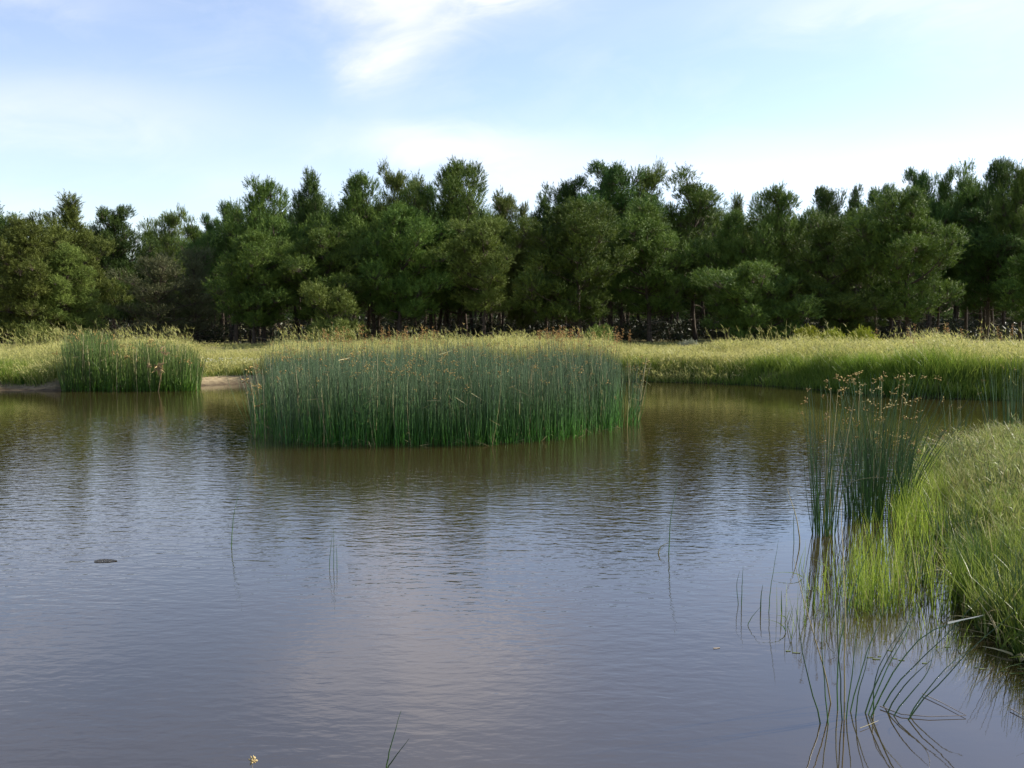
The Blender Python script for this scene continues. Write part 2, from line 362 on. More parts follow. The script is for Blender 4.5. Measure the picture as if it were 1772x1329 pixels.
Lk.new(sand, mix1.inputs['A']); Lk.new(dry, mix1.inputs['B'])
mud = nd('ShaderNodeMix'); mud.data_type = 'RGBA'; mud.inputs['A'].default_value = (.07, .05, .03, 1)
Lk.new(MM('MULTIPLY', MM('ADD', sp.outputs[2], MM('MULTIPLY', MM('SUBTRACT', gn(3), .5), .2)), 8.0, clamp=True), mud.inputs['Factor']); Lk.new(mix1.outputs['Result'], mud.inputs['B'])
fine = nd('ShaderNodeHueSaturation'); Lk.new(mud.outputs['Result'], fine.inputs['Color']); Lk.new(MM('ADD', .65, MM('MULTIPLY', gn(14, 4, .7), .7)), fine.inputs['Value'])
p = nd('ShaderNodeBsdfPrincipled'); Lk.new(fine.outputs[0], p.inputs['Base Color']); p.inputs['Roughness'].default_value = .95; p.inputs['Specular IOR Level'].default_value = .15
bp = nd('ShaderNodeBump'); bp.inputs['Strength'].default_value = .6; bp.inputs['Distance'].default_value = .06; Lk.new(gn(9, 6, .7), bp.inputs['Height']); Lk.new(bp.outputs[0], p.inputs['Normal'])
Lk.new(p.outputs[0], out.inputs[0])
tag(gg.build('ground', m, smooth=True), kind='structure')

# ------------------------------------------------------------------ water
m, nt, nd, MM, out = new_mat('pond_water'); Lk = nt.links
geo = nd('ShaderNodeNewGeometry'); sp = nd('ShaderNodeSeparateXYZ'); Lk.new(geo.outputs['Position'], sp.inputs[0])
def rip(sx_, sy_, scale, detail, rough=.5, dist=0., rot=0.):
    mp = nd('ShaderNodeMapping'); mp.inputs['Rotation'].default_value = (0, 0, rot); mp.inputs['Scale'].default_value = (sx_, sy_, 1)
    Lk.new(geo.outputs['Position'], mp.inputs[0])
    n = nd('ShaderNodeTexNoise'); n.inputs['Scale'].default_value = scale; n.inputs['Detail'].default_value = detail
    n.inputs['Roughness'].default_value = rough; n.inputs['Distortion'].default_value = dist; Lk.new(mp.outputs[0], n.inputs['Vector']); return n.outputs['Fac']
r1 = rip(.5, 1, 9.0, 2, .45, .25, rad(7)); r2 = rip(.5, 1, 19.0, 2, .5, .3, rad(-9)); r3 = rip(.5, 1, 4.2, 1, .4, .1, rad(4)); patch = rip(1, 1, .22, 3)
def band(x, a, b):      # 0 below a, 1 above b
    mr = nd('ShaderNodeMapRange'); mr.interpolation_type = 'SMOOTHSTEP'; Lk.new(x, mr.inputs[0]); mr.inputs[1].default_value = a; mr.inputs[2].default_value = b; return mr.outputs[0]
Xo, Yo = sp.outputs[0], sp.outputs[1]
yw = MM('ADD', Yo, MM('MULTIPLY', MM('SUBTRACT', patch, .5), 9.0))
breeze = MM('MULTIPLY', band(yw, 6.0, 10.5), MM('SUBTRACT', 1.0, band(yw, 23.0, 29.0)))             # the wind lies on the open middle of the pond
xr = MM('SUBTRACT', Xo, MM('MULTIPLY', Yo, 0.265))
shelter = MM('SUBTRACT', 1.0, MM('MULTIPLY', band(xr, -.5, .4), MM('SUBTRACT', 1.0, band(Yo, 10.5, 13.5))))   # calm beside the reeds on the right
amp = MM('MULTIPLY', MM('ADD', .50, MM('MULTIPLY', breeze, .62)), MM('ADD', .12, MM('MULTIPLY', shelter, .88)))
amp = MM('MULTIPLY', amp, MM('ADD', .55, MM('MULTIPLY', patch, .9)))
hgt = MM('ADD', MM('MULTIPLY', r1, 1.0), MM('ADD', MM('MULTIPLY', r2, .35), MM('MULTIPLY', r3, .6)))
bp = nd('ShaderNodeBump'); bp.inputs['Distance'].default_value = 0.0049; bp.inputs['Strength'].default_value = 1.0
Lk.new(MM('MULTIPLY', hgt, amp), bp.inputs['Height'])
p = nd('ShaderNodeBsdfPrincipled')
murk = ramp(nt, nd, patch, [(.3, (.023, .017, .005)), (.7, (.031, .022, .008))])
Lk.new(murk, p.inputs['Base Color']); p.inputs['Roughness'].default_value = .03; p.inputs['IOR'].default_value = 2.05; p.inputs['Specular Tint'].default_value = (1.0, .94, 1.0, 1)
Lk.new(bp.outputs[0], p.inputs['Normal']); Lk.new(p.outputs[0], out.inputs[0])
gw = Geo(); gw.add([(-30, -0.5, 0), (30, -0.5, 0), (30, 50, 0), (-30, 50, 0)], [[0, 1, 2, 3]])
tag(gw.build('water', m), kind='structure')

# ------------------------------------------------------------------ pines
EXT = {}
def make_pine(name, name_key, seed, H, R, base=.22, mat=ndl_mid, profile='taper', dens=1.0, tuft=.38, blades=17, lean=0.0, nwhorl=None, trunk_r=.17, dead=8, droop=0.0):
    r_ = np.random.default_rng(seed)
    tg = Geo(); zs = np.linspace(0, 1, 12)
    sway = np.cumsum(r_.normal(0, .07, (12, 2)), 0); sway -= sway[0]
    axisp = np.stack([sway[:, 0] + lean * H * zs ** 1.3, sway[:, 1], zs * H * .985], 1)
    def ax(t): return np.array([np.interp(t, zs, axisp[:, k]) for k in range(3)])
    rr = trunk_r * (1 - zs) ** .8 + .018; rr[0] *= 1.35
    tube(tg, axisp, rr, 8)
    def prof(t):
        if profile == 'round': return np.interp(t, [0, .12, .35, .6, .82, 1], [.62, .88, 1.0, .93, .68, .26])
        if profile == 'taper': return np.interp(t, [0, .12, .35, .6, .82, 1], [.62, .92, 1.0, .78, .46, .14])
        if profile == 'cone': return np.interp(t, [0, .1, .3, .6, .85, 1], [.9, 1, .95, .70, .42, .16])
        if profile == 'flat': return np.interp(t, [0, .2, .5, .8, .93, 1], [.55, .75, .9, 1.0, .85, .5])
        return np.interp(t, [0, .3, .6, 1], [1, .95, .75, .3])
    aB = r_.uniform(0, 6.28, 5)
    nw = nwhorl or int(H * (1 - base) / .92); TP = []; TN = []; TD = []; TS = []
    for k in range(nw):
        t = (k + r_.uniform(-.3, .3)) / nw; t = min(max(t, 0), .99)
        h = base + (1 - base) * t * .97; nl = r_.integers(4, 6) if t < .85 else 4
        a0 = r_.uniform(0, 6.28)
        for q in range(nl):
            a = a0 + q * 6.28 / nl + r_.normal(0, .3)
            Lb = R * prof(t) * r_.choice([r_.uniform(.40, .8), r_.uniform(.9, 1.25)], p=[.45, .55])
            Lb *= 1 + .28 * math.cos(a - aB[min(4, int(t * 5))])
            if Lb < .25: Lb = .25
            e0 = np.interp(t, [0, .5, 1], [.18 - droop, .45 - droop, 1.05]) + r_.normal(0, .12)
            p0 = ax(h); ns = 6; pts = [p0]; step = Lb / (ns - 1); e = e0; aa = a
            for s in range(ns - 1):
                e += r_.normal(.07, .08) - droop * .05; aa += r_.normal(0, .1)
                pts.append(pts[-1] + step * np.array([math.cos(aa) * math.cos(e), math.sin(aa) * math.cos(e), math.sin(e)]))
            pts = np.array(pts); tube(tg, pts, np.linspace(.018 + .016 * Lb, .008, ns), 4)
            npf = 3 if Lb > 1.6 else 2
            for s in range(npf + (r_.random() < .5)):
                f = 1 - .24 * s if s < npf else r_.uniform(.2, .5)
                b = np.array([np.interp(max(f, .1) * (ns - 1), np.arange(ns), pts[:, c]) for c in range(3)])
                rho = (.30 + .19 * Lb) * r_.uniform(.7, 1.2) * (1 if s == 0 else .85)
                b = b + r_.normal(0, .16, 3) * (s > 0) * np.array([1, 1, .6]) * (1 + Lb * .5)
                m_ = max(6, int(80 * dens * rho ** 1.7 + 8))
                q_ = unit(r_.normal(size=(m_, 3)) + np.array([0.35 * math.cos(aa), .35 * math.sin(aa), .45]))
                q_[:, 2] = np.where(q_[:, 2] < -.25, -q_[:, 2], q_[:, 2])
                P = b + q_ * np.array([.88, .88, 1.05]) * (rho * r_.uniform(.45, 1.08, m_) ** .6)[:, None]
                D = unit(q_ * .55 + np.array([.2 * math.cos(aa), .2 * math.sin(aa), .75 - 2 * droop]) + r_.normal(0, .28, (m_, 3)))
                TP.append(P); TD.append(D); TN.append(q_ + np.array([0, 0, .25])); TS.append(tuft * np.where((q_[:, 2] > .3) & (r_.random(m_) < .22), r_.uniform(1.3, 1.9, m_), r_.uniform(.75, 1.2, m_)))
                for w_ in range(0, m_, 7): tube(tg, np.array([b - [0, 0, rho * .25], (b + P[w_]) / 2 - [0, 0, .06], P[w_]]), [.016, .01, .004], 3)
    # bare dead branches under the crown
    for k in range(dead):
        h = r_.uniform(.06, base + .12); a = r_.uniform(0, 6.28); Lb = r_.uniform(.5, 1.9); p0 = ax(h); e = r_.uniform(-.3, .35)
        pts = [p0]
        for s in range(4):
            e += r_.normal(-.02, .18); a += r_.normal(0, .2); pts.append(pts[-1] + Lb / 4 * np.array([math.cos(a) * math.cos(e), math.sin(a) * math.cos(e), math.sin(e)]))
        tube(tg, pts, [.03, .024, .018, .012, .005], 4, 1)
        for s in range(3):
            b = pts[1 + s]; a2 = a + r_.choice([-.8, .8]); tube(tg, [b, b + Lb * .3 * np.array([math.cos(a2), math.sin(a2), r_.normal(0, .4)])], [.012, .004], 3, 1)
    TP = np.concatenate(TP); TD = np.concatenate(TD); TS = np.concatenate(TS); n = len(TP)
    K = blades; P = np.repeat(TP, K, 0); D = np.repeat(TD, K, 0); S = np.repeat(TS, K)
    along = r_.random(n * K); dirs = unit(D * 1.0 + r_.normal(0, .6, (n * K, 3))); S = np.where(S > tuft * 1.35, S, S)
    b = P + D * (along * S * 1.15)[:, None]
    nl_ = np.minimum(S, tuft * 1.15)
    side = unit(np.cross(dirs, np.repeat(unit(np.concatenate(TN)), K, 0) + r_.normal(0, .24, (n * K, 3)))); wd = (nl_ * .046)[:, None]
    tip = b + dirs * (nl_ * r_.uniform(.42, .7, n * K))[:, None]
    cg = Geo()
    v = np.stack([b - side * wd, b + side * wd, tip], 1).reshape(-1, 3)
    cg.add(v, np.arange(n * K * 3).reshape(-1, 3), 0, np.tile([0, 0, 1.], n * K), np.repeat(np.repeat(r_.random(n), K), 3))
    e = empty(name); tr = tg.build('trunk', [bark, dead_wood], e); cr = cg.build('crown', mat, e)
    EXT[name_key] = (float(np.percentile(v[:, 2], 99.93)), float(np.percentile(np.hypot(v[:, 0] - lean * H * .3, v[:, 1]), 95)))
    return e
PROTO = {}
def P_(key, **k): 
    o = make_pine('pine_tree', key, **k); PROTO[key] = (o, *EXT[key]); print(key, EXT[key])
P_('round1', seed=11, H=13, R=3.4, base=.22, mat=ndl_mid, profile='taper')
P_('round2', seed=12, H=14, R=3.3, base=.26, mat=ndl_dark, profile='round')
P_('round3', seed=13, H=13, R=3.6, base=.16, mat=ndl_mid, profile='taper', dens=1.1)
P_('cone1', seed=14, H=13, R=3.0, base=.10, mat=ndl_olive, profile='cone')
P_('cone2', seed=15, H=13, R=3.2, base=.24, mat=ndl_dark, profile='cone')
P_('open1', seed=16, H=14, R=2.7, base=.28, mat=ndl_mid, profile='flat', dens=.8, nwhorl=11, trunk_r=.14)
P_('open2', seed=17, H=14, R=2.9, base=.26, mat=ndl_olive, profile='round', dens=.75, nwhorl=11, trunk_r=.14)
P_('low1', seed=18, H=8, R=3.3, base=.04, mat=ndl_mid, profile='taper', dens=1.15)
P_('low2', seed=19, H=4, R=2.0, base=.03, mat=ndl_olive, profile='taper', dens=1.2, trunk_r=.08, dead=0)
P_('dying', seed=20, H=11, R=3.1, base=.08, mat=ndl_grey, profile='round', dens=.6, blades=8, dead=30, trunk_r=.13)
P_('fir1', seed=21, H=13, R=3.6, base=.03, mat=ndl_olive, profile='cone', dens=1.05, droop=.15)
P_('back1', seed=22, H=14, R=3.2, base=.17, mat=ndl_dark, profile='round', dens=.7, blades=9, tuft=.38)
P_('back2', seed=23, H=14, R=3.2, base=.20, mat=ndl_dark, profile='flat', dens=.7, blades=9, tuft=.38)
used = set()
def copy_tree(o):
    c = o.copy(); C.objects.link(c)
    for ch in o.children:
        k = ch.copy(); C.objects.link(k); k.parent = c
    return c
def place_pine(key, u, vtop, wpx, y, label, group, cat='pine tree', rz=None, name=None):
    root, H, R = PROTO[key]
    o = copy_tree(root) if key in used else root
    used.add(key)
    x = (u - 886) / F * y; gz = float(ground_z([x], [y])[0]); top = at_y(u, vtop, y)[2]
    sz = (top - gz) / H; sr = (wpx * (1.2 if y >= 75 and wpx < 150 else 1.05) / F * y) / (2 * R)
    o.location = (x, y, gz - .05); o.scale = (sr, sr, sz); o.rotation_euler = (0, 0, random.uniform(0, 6.28) if rz is None else rz)
    tag(o, label, cat, group)
    if name: o.name = name
    return o
GF = 'pines along the edge of the wood'
TREES = [
 # key, u, top v, width px, distance, label
 ('cone2', -2, 324, 120, 76, 'tall dark pine cut by the left edge of the photo'),
 ('fir1', 45, 375, 210, 70, 'broad olive pine with foliage down to the grass at the far left'),
 ('cone1', 128, 336, 125, 78, 'olive pointed pine with a rusty notched top, second peak from the left'),
 ('fir1', 122, 420, 150, 71, 'lower olive pine of soft foliage just left of the gap in the left trees'),
 ('round2', 200, 354, 100, 84, 'dark narrow twin-topped pine right of the olive peaks at the left'),
 ('open1', 268, 376, 52, 95, 'thin far pine with a round tuft top in the low dip of the skyline'),
 ('open2', 305, 357, 66, 92, 'thin pine with a flat tufted top, highest in the low dip of the skyline'),
 ('open1', 340, 366, 56, 96, 'slim pale pine behind the bare greyish tree'),
 ('round2', 372, 370, 54, 88, 'slim dark pine just left of the tall middle group'),
 ('dying', 275, 440, 160, 72, 'greyish brown half-bare tree above the left reed bed'),
 ('dying', 340, 425, 110, 75, 'second thin brownish tree, right of the greyish half-bare one'),
 ('round2', 408, 350, 75, 80, 'dark pine at the left end of the tall middle group, with a lopsided top'),
 ('round1', 458, 304, 120, 76, 'dark pine with a sharp spire, leftmost high peak of the middle group'),
 ('round3', 440, 398, 165, 70, 'broad pine in deep shade below the sharp spire, its trunks standing in the light gap'),
 ('cone2', 545, 290, 100, 80, 'narrow pointed pine with close rusty green tufts, next peak after the sharp spire'),
 ('round1', 612, 296, 125, 77, 'broad flat-topped pine between two pointed ones left of centre'),
 ('open2', 686, 280, 82, 79, 'slender see-through pine whose bare upper trunk shows against the sky'),
 ('round2', 735, 310, 80, 82, 'dark pine partly hidden right of the slender see-through one'),
 ('round3', 800, 277, 140, 75, 'tallest broad pine of the middle group with heavy upswept limbs'),
 ('open2', 868, 326, 80, 78, 'thin pine sloping down at the right end of the middle group'),
 ('cone1', 905, 350, 62, 74, 'small pointed pale pine beside the notch in the skyline'),
 ('round1', 560, 392, 160, 70, 'front pine with pale hanging branches in the left middle of the wood'),
 ('round3', 690, 352, 175, 71, 'wide front pine with open lower branches, above the middle of the reed island'),
 ('open2', 835, 368, 150, 70, 'front pine with warm green sprays, above the right half of the reed island'),
 ('low2', 568, 485, 95, 64, 'small bushy young pine standing alone in front of the dark wood'),
 ('cone2', 945, 333, 90, 80, 'dark pine just right of the notch in the skyline'),
 ('round2', 985, 308, 110, 79, 'dark pine with spiky rusty tips on the rising side of the right group'),
 ('round2', 1055, 276, 140, 78, 'tall domed dark pine, first summit of the right group'),
 ('open2', 1120, 278, 90, 80, 'see-through pine with loose upswept twigs beside the first summit'),
 ('round3', 1005, 345, 200, 67, 'big front pine with stepped sunlit limbs reaching right above the island tip'),
 ('round1', 1125, 345, 170, 71, 'front pine whose leaning trunk stands right of the stepped limbs'),
 ('open1', 1203, 284, 105, 78, 'pine with a broad broken top and bare snags right of the see-through one'),
 ('cone1', 1272, 336, 70, 84, 'low pointed pine top in the dip right of the broken-topped pine'),
 ('round3', 1335, 320, 140, 70, 'tall pine with a ragged sunlit right edge in the right group'),
 ('low1', 1300, 450, 180, 64, 'low bushy pine whose foliage sweeps down to the golden grass'),
 ('round1', 1258, 362, 120, 73, 'shaded front pine behind the low bushy one'),
 ('round2', 1420, 320, 90, 78, 'dark pine with a blunt top halfway along the right group'),
 ('round1', 1436, 372, 145, 68, 'front pine with one sunlit shoulder and deep shade under it'),
 ('low1', 1462, 505, 140, 66, 'low spreading shaded pine beside the yellow shrubs'),
 ('cone2', 1470, 322, 80, 82, 'narrow pine top between the blunt top and the bulky lit pine'),
 ('round2', 1515, 318, 80, 84, 'dark pine top showing left of the bulky lit pine'),
 ('round3', 1572, 322, 190, 66, 'bulky sunlit pine with a rounded right side and bare trunks beneath'),
 ('round2', 1583, 289, 80, 80, 'pointed dark pine rising behind the bulky lit pine'),
 ('cone2', 1622, 290, 75, 82, 'spiky dark pine second from the left of the highest right tops'),
 ('open1', 1672, 274, 80, 80, 'tall thin pine with forked bare tips against the sky near the right edge'),
 ('round2', 1716, 271, 85, 78, 'tall pine with a single spike, highest of the right edge'),
 ('round1', 1765, 282, 110, 73, 'dense tall pine cut by the right edge of the photo'),
 ('round2', 1705, 360, 150, 75, 'dark shadowed pine over bare trunks at the right'),
 ('round3', 1800, 400, 170, 69, 'lower sunlit pine limbs reaching in from the right edge'),
]
for k, u, vt, wp, y, lab in TREES:
    lab = lab.replace('dark pine partly hidden', 'dark pine half hidden')
    place_pine(k, u, vt, wp, y, lab, GF)
sky_u = [-300, 0, 60, 130, 200, 250, 305, 365, 405, 455, 545, 610, 685, 735, 800, 865, 905, 915, 945, 1010, 1055, 1110, 1155, 1200, 1245, 1320, 1420, 1510, 1585, 1670, 1772, 2200]
sky_v = [350, 345, 385, 345, 360, 415, 372, 380, 356, 320, 300, 305, 300, 320, 295, 335, 358, 392, 340, 305, 290, 295, 325, 305, 340, 335, 330, 325, 300, 290, 290, 290]
nb = 0
for y, stepu, off in ((92, 62, 24), (106, 60, 30), (122, 58, 30), (146, 50, 40)):
    for u in np.arange(-260, 2080, stepu):
        uu = u + random.uniform(-18, 18); vt = np.interp(uu, sky_u, sky_v) + off + random.uniform(0, 26)
        place_pine('back1' if nb % 2 else 'back2', uu, vt, random.uniform(75, 105), y + random.uniform(-5, 5),
                   'shaded pine deep in the wood, its dark trunk and crown glimpsed between front trees', 'pines deep in the wood'); nb += 1
for u in np.arange(-300, 2100, 52):      # the next plantation, seen as a strip between the trunks
    y = random.uniform(215, 250); uu = u + random.uniform(-20, 20)
    place_pine(random.choice(['back1', 'low1', 'low1']), uu, random.uniform(500, 516), random.uniform(60, 80), y,
               'far pine of the next plantation glimpsed under the crowns', 'far pines of the next plantation')

for u in np.arange(-320, 2120, 44):
    place_pine('low1', u + random.uniform(-10, 10), random.uniform(508, 524), random.uniform(62, 80), random.uniform(280, 320),
               'far pine of the next plantation glimpsed under the crowns', 'far pines of the next plantation')

# slim bare trunks of thinned trees within the first rows
tg = Geo(); zt = np.linspace(0, 1, 7); tube(tg, np.stack([np.sin(zt * 3) * .12, np.cos(zt * 4) * .1 - .1, zt * 8], 1), .13 * (1 - zt) ** .7 + .02, 7)
for k in range(16):
    a = random.uniform(0, 6.28); h = random.uniform(.8, 6.5); q = random.uniform(.4, 1.4); b = np.array([0, 0, h])
    tube(tg, [b, b + q * .6 * np.array([math.cos(a), math.sin(a), .1]), b + q * np.array([math.cos(a + .3), math.sin(a + .3), random.uniform(-.2, .4)])], [.03, .018, .006], 4)
pole = tg.build('bare_pine_trunk', bark); first = True
for k in range(70):
    u = random.uniform(380, 1760); y = random.uniform(73, 92)
    o = pole if first else pole.copy()
    if not first: C.objects.link(o)
    first = False
    x = (u - 886) / F * y; o.location = (x, y, float(ground_z([x], [y])[0]) - .05); s = random.uniform(.7, 1.3); o.scale = (s, s, random.uniform(.55, .9)); o.rotation_euler = (random.uniform(-.08, .08), random.uniform(-.08, .08), random.uniform(0, 6))
    tag(o, 'slim bare dark trunk standing in the shade under the pine crowns', 'tree', 'slim bare trunks under the crowns')

# dark scrub under the pines
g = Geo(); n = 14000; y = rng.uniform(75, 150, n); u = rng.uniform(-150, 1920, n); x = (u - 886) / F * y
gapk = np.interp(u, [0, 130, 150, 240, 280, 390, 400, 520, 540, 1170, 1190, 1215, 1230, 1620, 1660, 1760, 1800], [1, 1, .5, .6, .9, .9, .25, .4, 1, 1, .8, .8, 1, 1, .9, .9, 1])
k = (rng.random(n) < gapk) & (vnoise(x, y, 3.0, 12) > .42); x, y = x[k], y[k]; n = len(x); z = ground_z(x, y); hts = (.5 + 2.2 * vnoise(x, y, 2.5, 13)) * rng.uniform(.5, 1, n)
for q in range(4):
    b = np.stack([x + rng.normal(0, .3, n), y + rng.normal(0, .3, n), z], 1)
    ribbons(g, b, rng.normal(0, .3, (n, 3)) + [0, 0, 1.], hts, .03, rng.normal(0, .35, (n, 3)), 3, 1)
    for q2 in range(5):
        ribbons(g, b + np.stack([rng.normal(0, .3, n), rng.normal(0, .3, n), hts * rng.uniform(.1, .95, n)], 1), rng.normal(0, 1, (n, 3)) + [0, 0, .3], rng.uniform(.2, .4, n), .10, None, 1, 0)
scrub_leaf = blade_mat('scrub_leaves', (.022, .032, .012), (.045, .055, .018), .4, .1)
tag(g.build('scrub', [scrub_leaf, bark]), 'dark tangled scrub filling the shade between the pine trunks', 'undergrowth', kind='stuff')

# low shrubs at the foot of the wood
def shrub(name, u, v_top, wpx, y, mat, label, n=700, cat='shrub'):
    g = Geo(); R = wpx / F * y / 2; x = (u - 886) / F * y; gz = float(ground_z([x], [y])[0]); H = at_y(u, v_top, y)[2] - gz
    e = empty(name, (x, y, gz)); d = unit(rng.normal(size=(n, 3)) + [0, 0, .4]); d[:, 2] = abs(d[:, 2])
    lump = .6 + .5 * vnoise(d[:, 0] * 3 + u, d[:, 1] * 3 + d[:, 2] * 2, .6, int(u) % 17)
    rr = lump * rng.uniform(.45, 1, n) ** .5; P = d * rr[:, None] * [R, R, H]
    for k in range(3):
        ribbons(g, P + rng.normal(0, .04, P.shape), unit(d + rng.normal(0, .7, d.shape) + [0, 0, .4]), rng.uniform(.10, .2, n), .045, segs=2)
    g.build('leaves', mat, e)
    b = Geo(); stems(b, np.zeros((30, 3)), P[:30] * .9, .012, sides=3, segs=2); b.build('branches', bark, e)
    tag(e, label, cat); return e
shrub('shrub', 1395, 560, 66, 58, shrub_leaf, 'bright yellow-green shrub at the left of its row behind the golden grass')
shrub('shrub', 1440, 566, 60, 58, shrub_leaf, 'yellow-green shrub in the middle of its row, partly sunk in the golden grass')
shrub('shrub', 1492, 564, 64, 57, shrub_leaf, 'yellow-green shrub at the right end of its row below the shaded pine')
shrub('shrub', 1192, 588, 40, 58, grey_leaf, 'small pale grey shrub at the foot of the wood, right of the grassy mound', n=160)
shrub('shrub', 1035, 558, 62, 60, ndl_olive, 'round grey-green bush behind the right end of the reed island')
shrub('shrub', 590, 548, 56, 60, ndl_olive, 'low green bush below the small young pine')
shrub('shrub', 60, 548, 90, 62, ndl_olive, 'dull green bush under the left pines behind the golden grass')

# ------------------------------------------------------------------ grasses on the banks
def scatter(u0, u1, y0, y1, n):
    y = rng.uniform(y0, y1, n) if np.isscalar(y0) else None
    u = rng.uniform(u0, u1, n); return (u - 886) / F * y, y
g = Geo()
def tall_grass(g, x, y, hl, green_frac, gold=1, green=0, wmul=1.0, lean=.16):
    """leaf blades below, seed stalks with feathery heads above"""
    z = ground_z(x, y); n = len(x); isg = rng.random(n) < green_frac
    B = np.stack([x, y, z - .02], 1)
    d = np.array([0, 0, 1.]) + rng.normal(0, lean, (n, 3)) * [1, 1, .2]
    bend = rng.normal(0, .22, (n, 3)) * [1, 1, .3] + [-.06, -.08, -.1]
    ln = np.where(isg, hl * rng.uniform(.45, .85, n), hl * rng.uniform(.75, 1.15, n))
    tips = ribbons(g, B, d, ln, np.where(isg, .017, .011) * wmul, bend, 3, np.where(isg, green, gold))
    s = ~isg & (rng.random(n) < .55)
    hd = tips[s]; k = len(hd)                              # heads
    for q in range(2):
        ribbons(g, hd - [0, 0, .05], rng.normal(0, .45, (k, 3)) * [1, 1, .3] + [-.15, 0, .9], rng.uniform(.10, .2, k), .022 * wmul, rng.normal(0, .35, (k, 3)) - [0, 0, .25], 2, gold)
# height of the stand by bearing
hu = [-300, 0, 60, 110, 345, 350, 450, 480, 1050, 1090, 1130, 1220, 1300, 1400, 1600, 1772, 2200]
hh = [.75, .7, .75, .8, .8, .45, .5, .85, .9, .6, .5, .55, .75, .95, 1.05, 1.05, 1.0]
def stand(u0, u1, n, dmin, dmax, gf, hm=1.0, ymax=60):
    acc = []; got = 0
    for _ in range(40):
        y = rng.uniform(27, ymax, 150000); u = rng.uniform(u0, u1, 150000); x = (u - 886) / F * y; d = sdist(x, y)
        k = (d > dmin) & (d < dmax) & (rng.random(150000) < y / ymax * (.35 + .65 * smooth(.2, .45, vnoise(x, y, 1.7, 51)))); acc.append(np.stack([x[k], y[k], u[k], d[k]])); got += k.sum()
        if got >= n: break
    x, y, u, d = np.concatenate(acc, 1)[:, :n]
    h = np.interp(u, hu, hh) * (.72 + .55 * vnoise(x, y, 1.1, 5)) * hm * (.55 + .45 * smooth(0, .8, d))
    lat = vnoise(x, y, 3.2, 21); tall_grass(g, x, y, np.maximum(h * (.75 + .5 * lat), .16), np.clip(gf + .7 * (vnoise(x, y, 2.6, 22) - .5), 0, 1))
# waterside band, green
stand(1080, 1900, 26000, -.08, 1.7, .97, 1.2)
stand(460, 1080, 9000, .0, 1.2, .9, .9)
stand(1080, 1900, 60000, 1.0, 9, .40, .95)
stand(460, 1080, 34000, .6, 9, .3)
stand(330, 470, 13000, 1.15, 9, .55, .8)
stand(-60, 345, 30000, .7, 9, .45)
stand(-60, 125, 9000, .9, 3.4, .97, 1.15)
stand(-100, 1900, 42000, 9, 30, .2, .42, 75)
tag(g.build('bank_grass', [grass_green, grass_gold]), 'tall golden and green grass along the far bank in front of the wood', 'grass', kind='stuff')
# tall reed grass sticking up behind, nodding plumes
g = Geo()
for (u0, u1, y0, y1, n, h0, h1) in ((0, 340, 42, 50, 700, 1.0, 1.6), (480, 1060, 43, 50, 800, 1.0, 1.6), (1230, 1900, 38, 50, 700, .95, 1.7), (930, 1000, 42, 46, 160, 1.2, 1.7)):
    u = rng.uniform(u0, u1, n); y = rng.uniform(y0, y1, n); x = (u - 886) / F * y; k = sdist(x, y) > .6; x, y = x[k], y[k]; n = len(x)
    k = vnoise(x, y, 1.6, 9) > .45; x, y = x[k], y[k]; n = len(x)
    B = np.stack([x, y, ground_z(x, y)], 1); ln = rng.uniform(h0, h1, n) * .82
    tp = ribbons(g, B, np.array([0, 0, 1.]) + rng.normal(0, .08, (n, 3)), ln, .013, rng.normal(0, .1, (n, 3)) + [-.05, 0, 0], 4, 0)
    for q in range(3):
        ribbons(g, tp - [0, 0, .08], rng.normal(0, .22, (n, 3)) + [-.2, 0, .9], rng.uniform(.16, .32, n), .017, rng.normal(0, .3, (n, 3)) + [-.15, 0, -.3], 3, 0)
for (u0, u1, y0, y1, n) in ((560, 760, 39, 45, 40), (925, 1010, 40, 44, 36), (1020, 1100, 40, 44, 16), (1500, 1780, 36, 44, 16)):
    u = rng.uniform(u0, u1, n); y = rng.uniform(y0, y1, n); x = (u - 886) / F * y; B = np.stack([x, y, ground_z(x, y)], 1); T = B + np.stack([rng.normal(0, .08, n), rng.normal(0, .08, n), rng.uniform(1.1, 1.65, n)], 1)
    stems(g, B, T, .008, segs=3, mi=1)
    for f in (1.0, .9, .8): spikelets(g, B + (T - B) * f, .08, 1, n_each=6, spread=.9)
tag(g.build('plume_grass', [grass_gold, dock_mat]), 'taller nodding straw-coloured plume grass above the bank grass', 'grass', kind='stuff')

# small white flowers above the beach
g = Geo(); u = rng.uniform(352, 452, 260); y = rng.uniform(39.5, 42, 260); x = (u - 886) / F * y; k = vnoise(x, y, .8, 4) > .4; x, y = x[k], y[k]; n = len(x)
z = ground_z(x, y); B = np.stack([x, y, z], 1); T = B + np.stack([rng.normal(0, .03, n), rng.normal(0, .03, n), rng.uniform(.25, .5, n)], 1)
stems(g, B, T, .004, segs=2, mi=0)
for q in range(5): ribbons(g, T, np.stack([np.cos(q * 1.26 + np.zeros(n)), np.sin(q * 1.26 + np.zeros(n)), np.full(n, .3)], 1), .022, .018, segs=1, mi=1, tipw=.8)
tag(g.build('white_flowers', [grass_green, petal]), 'tiny white flowers scattered in the low grass above the sandy shore', 'flowers', kind='stuff')

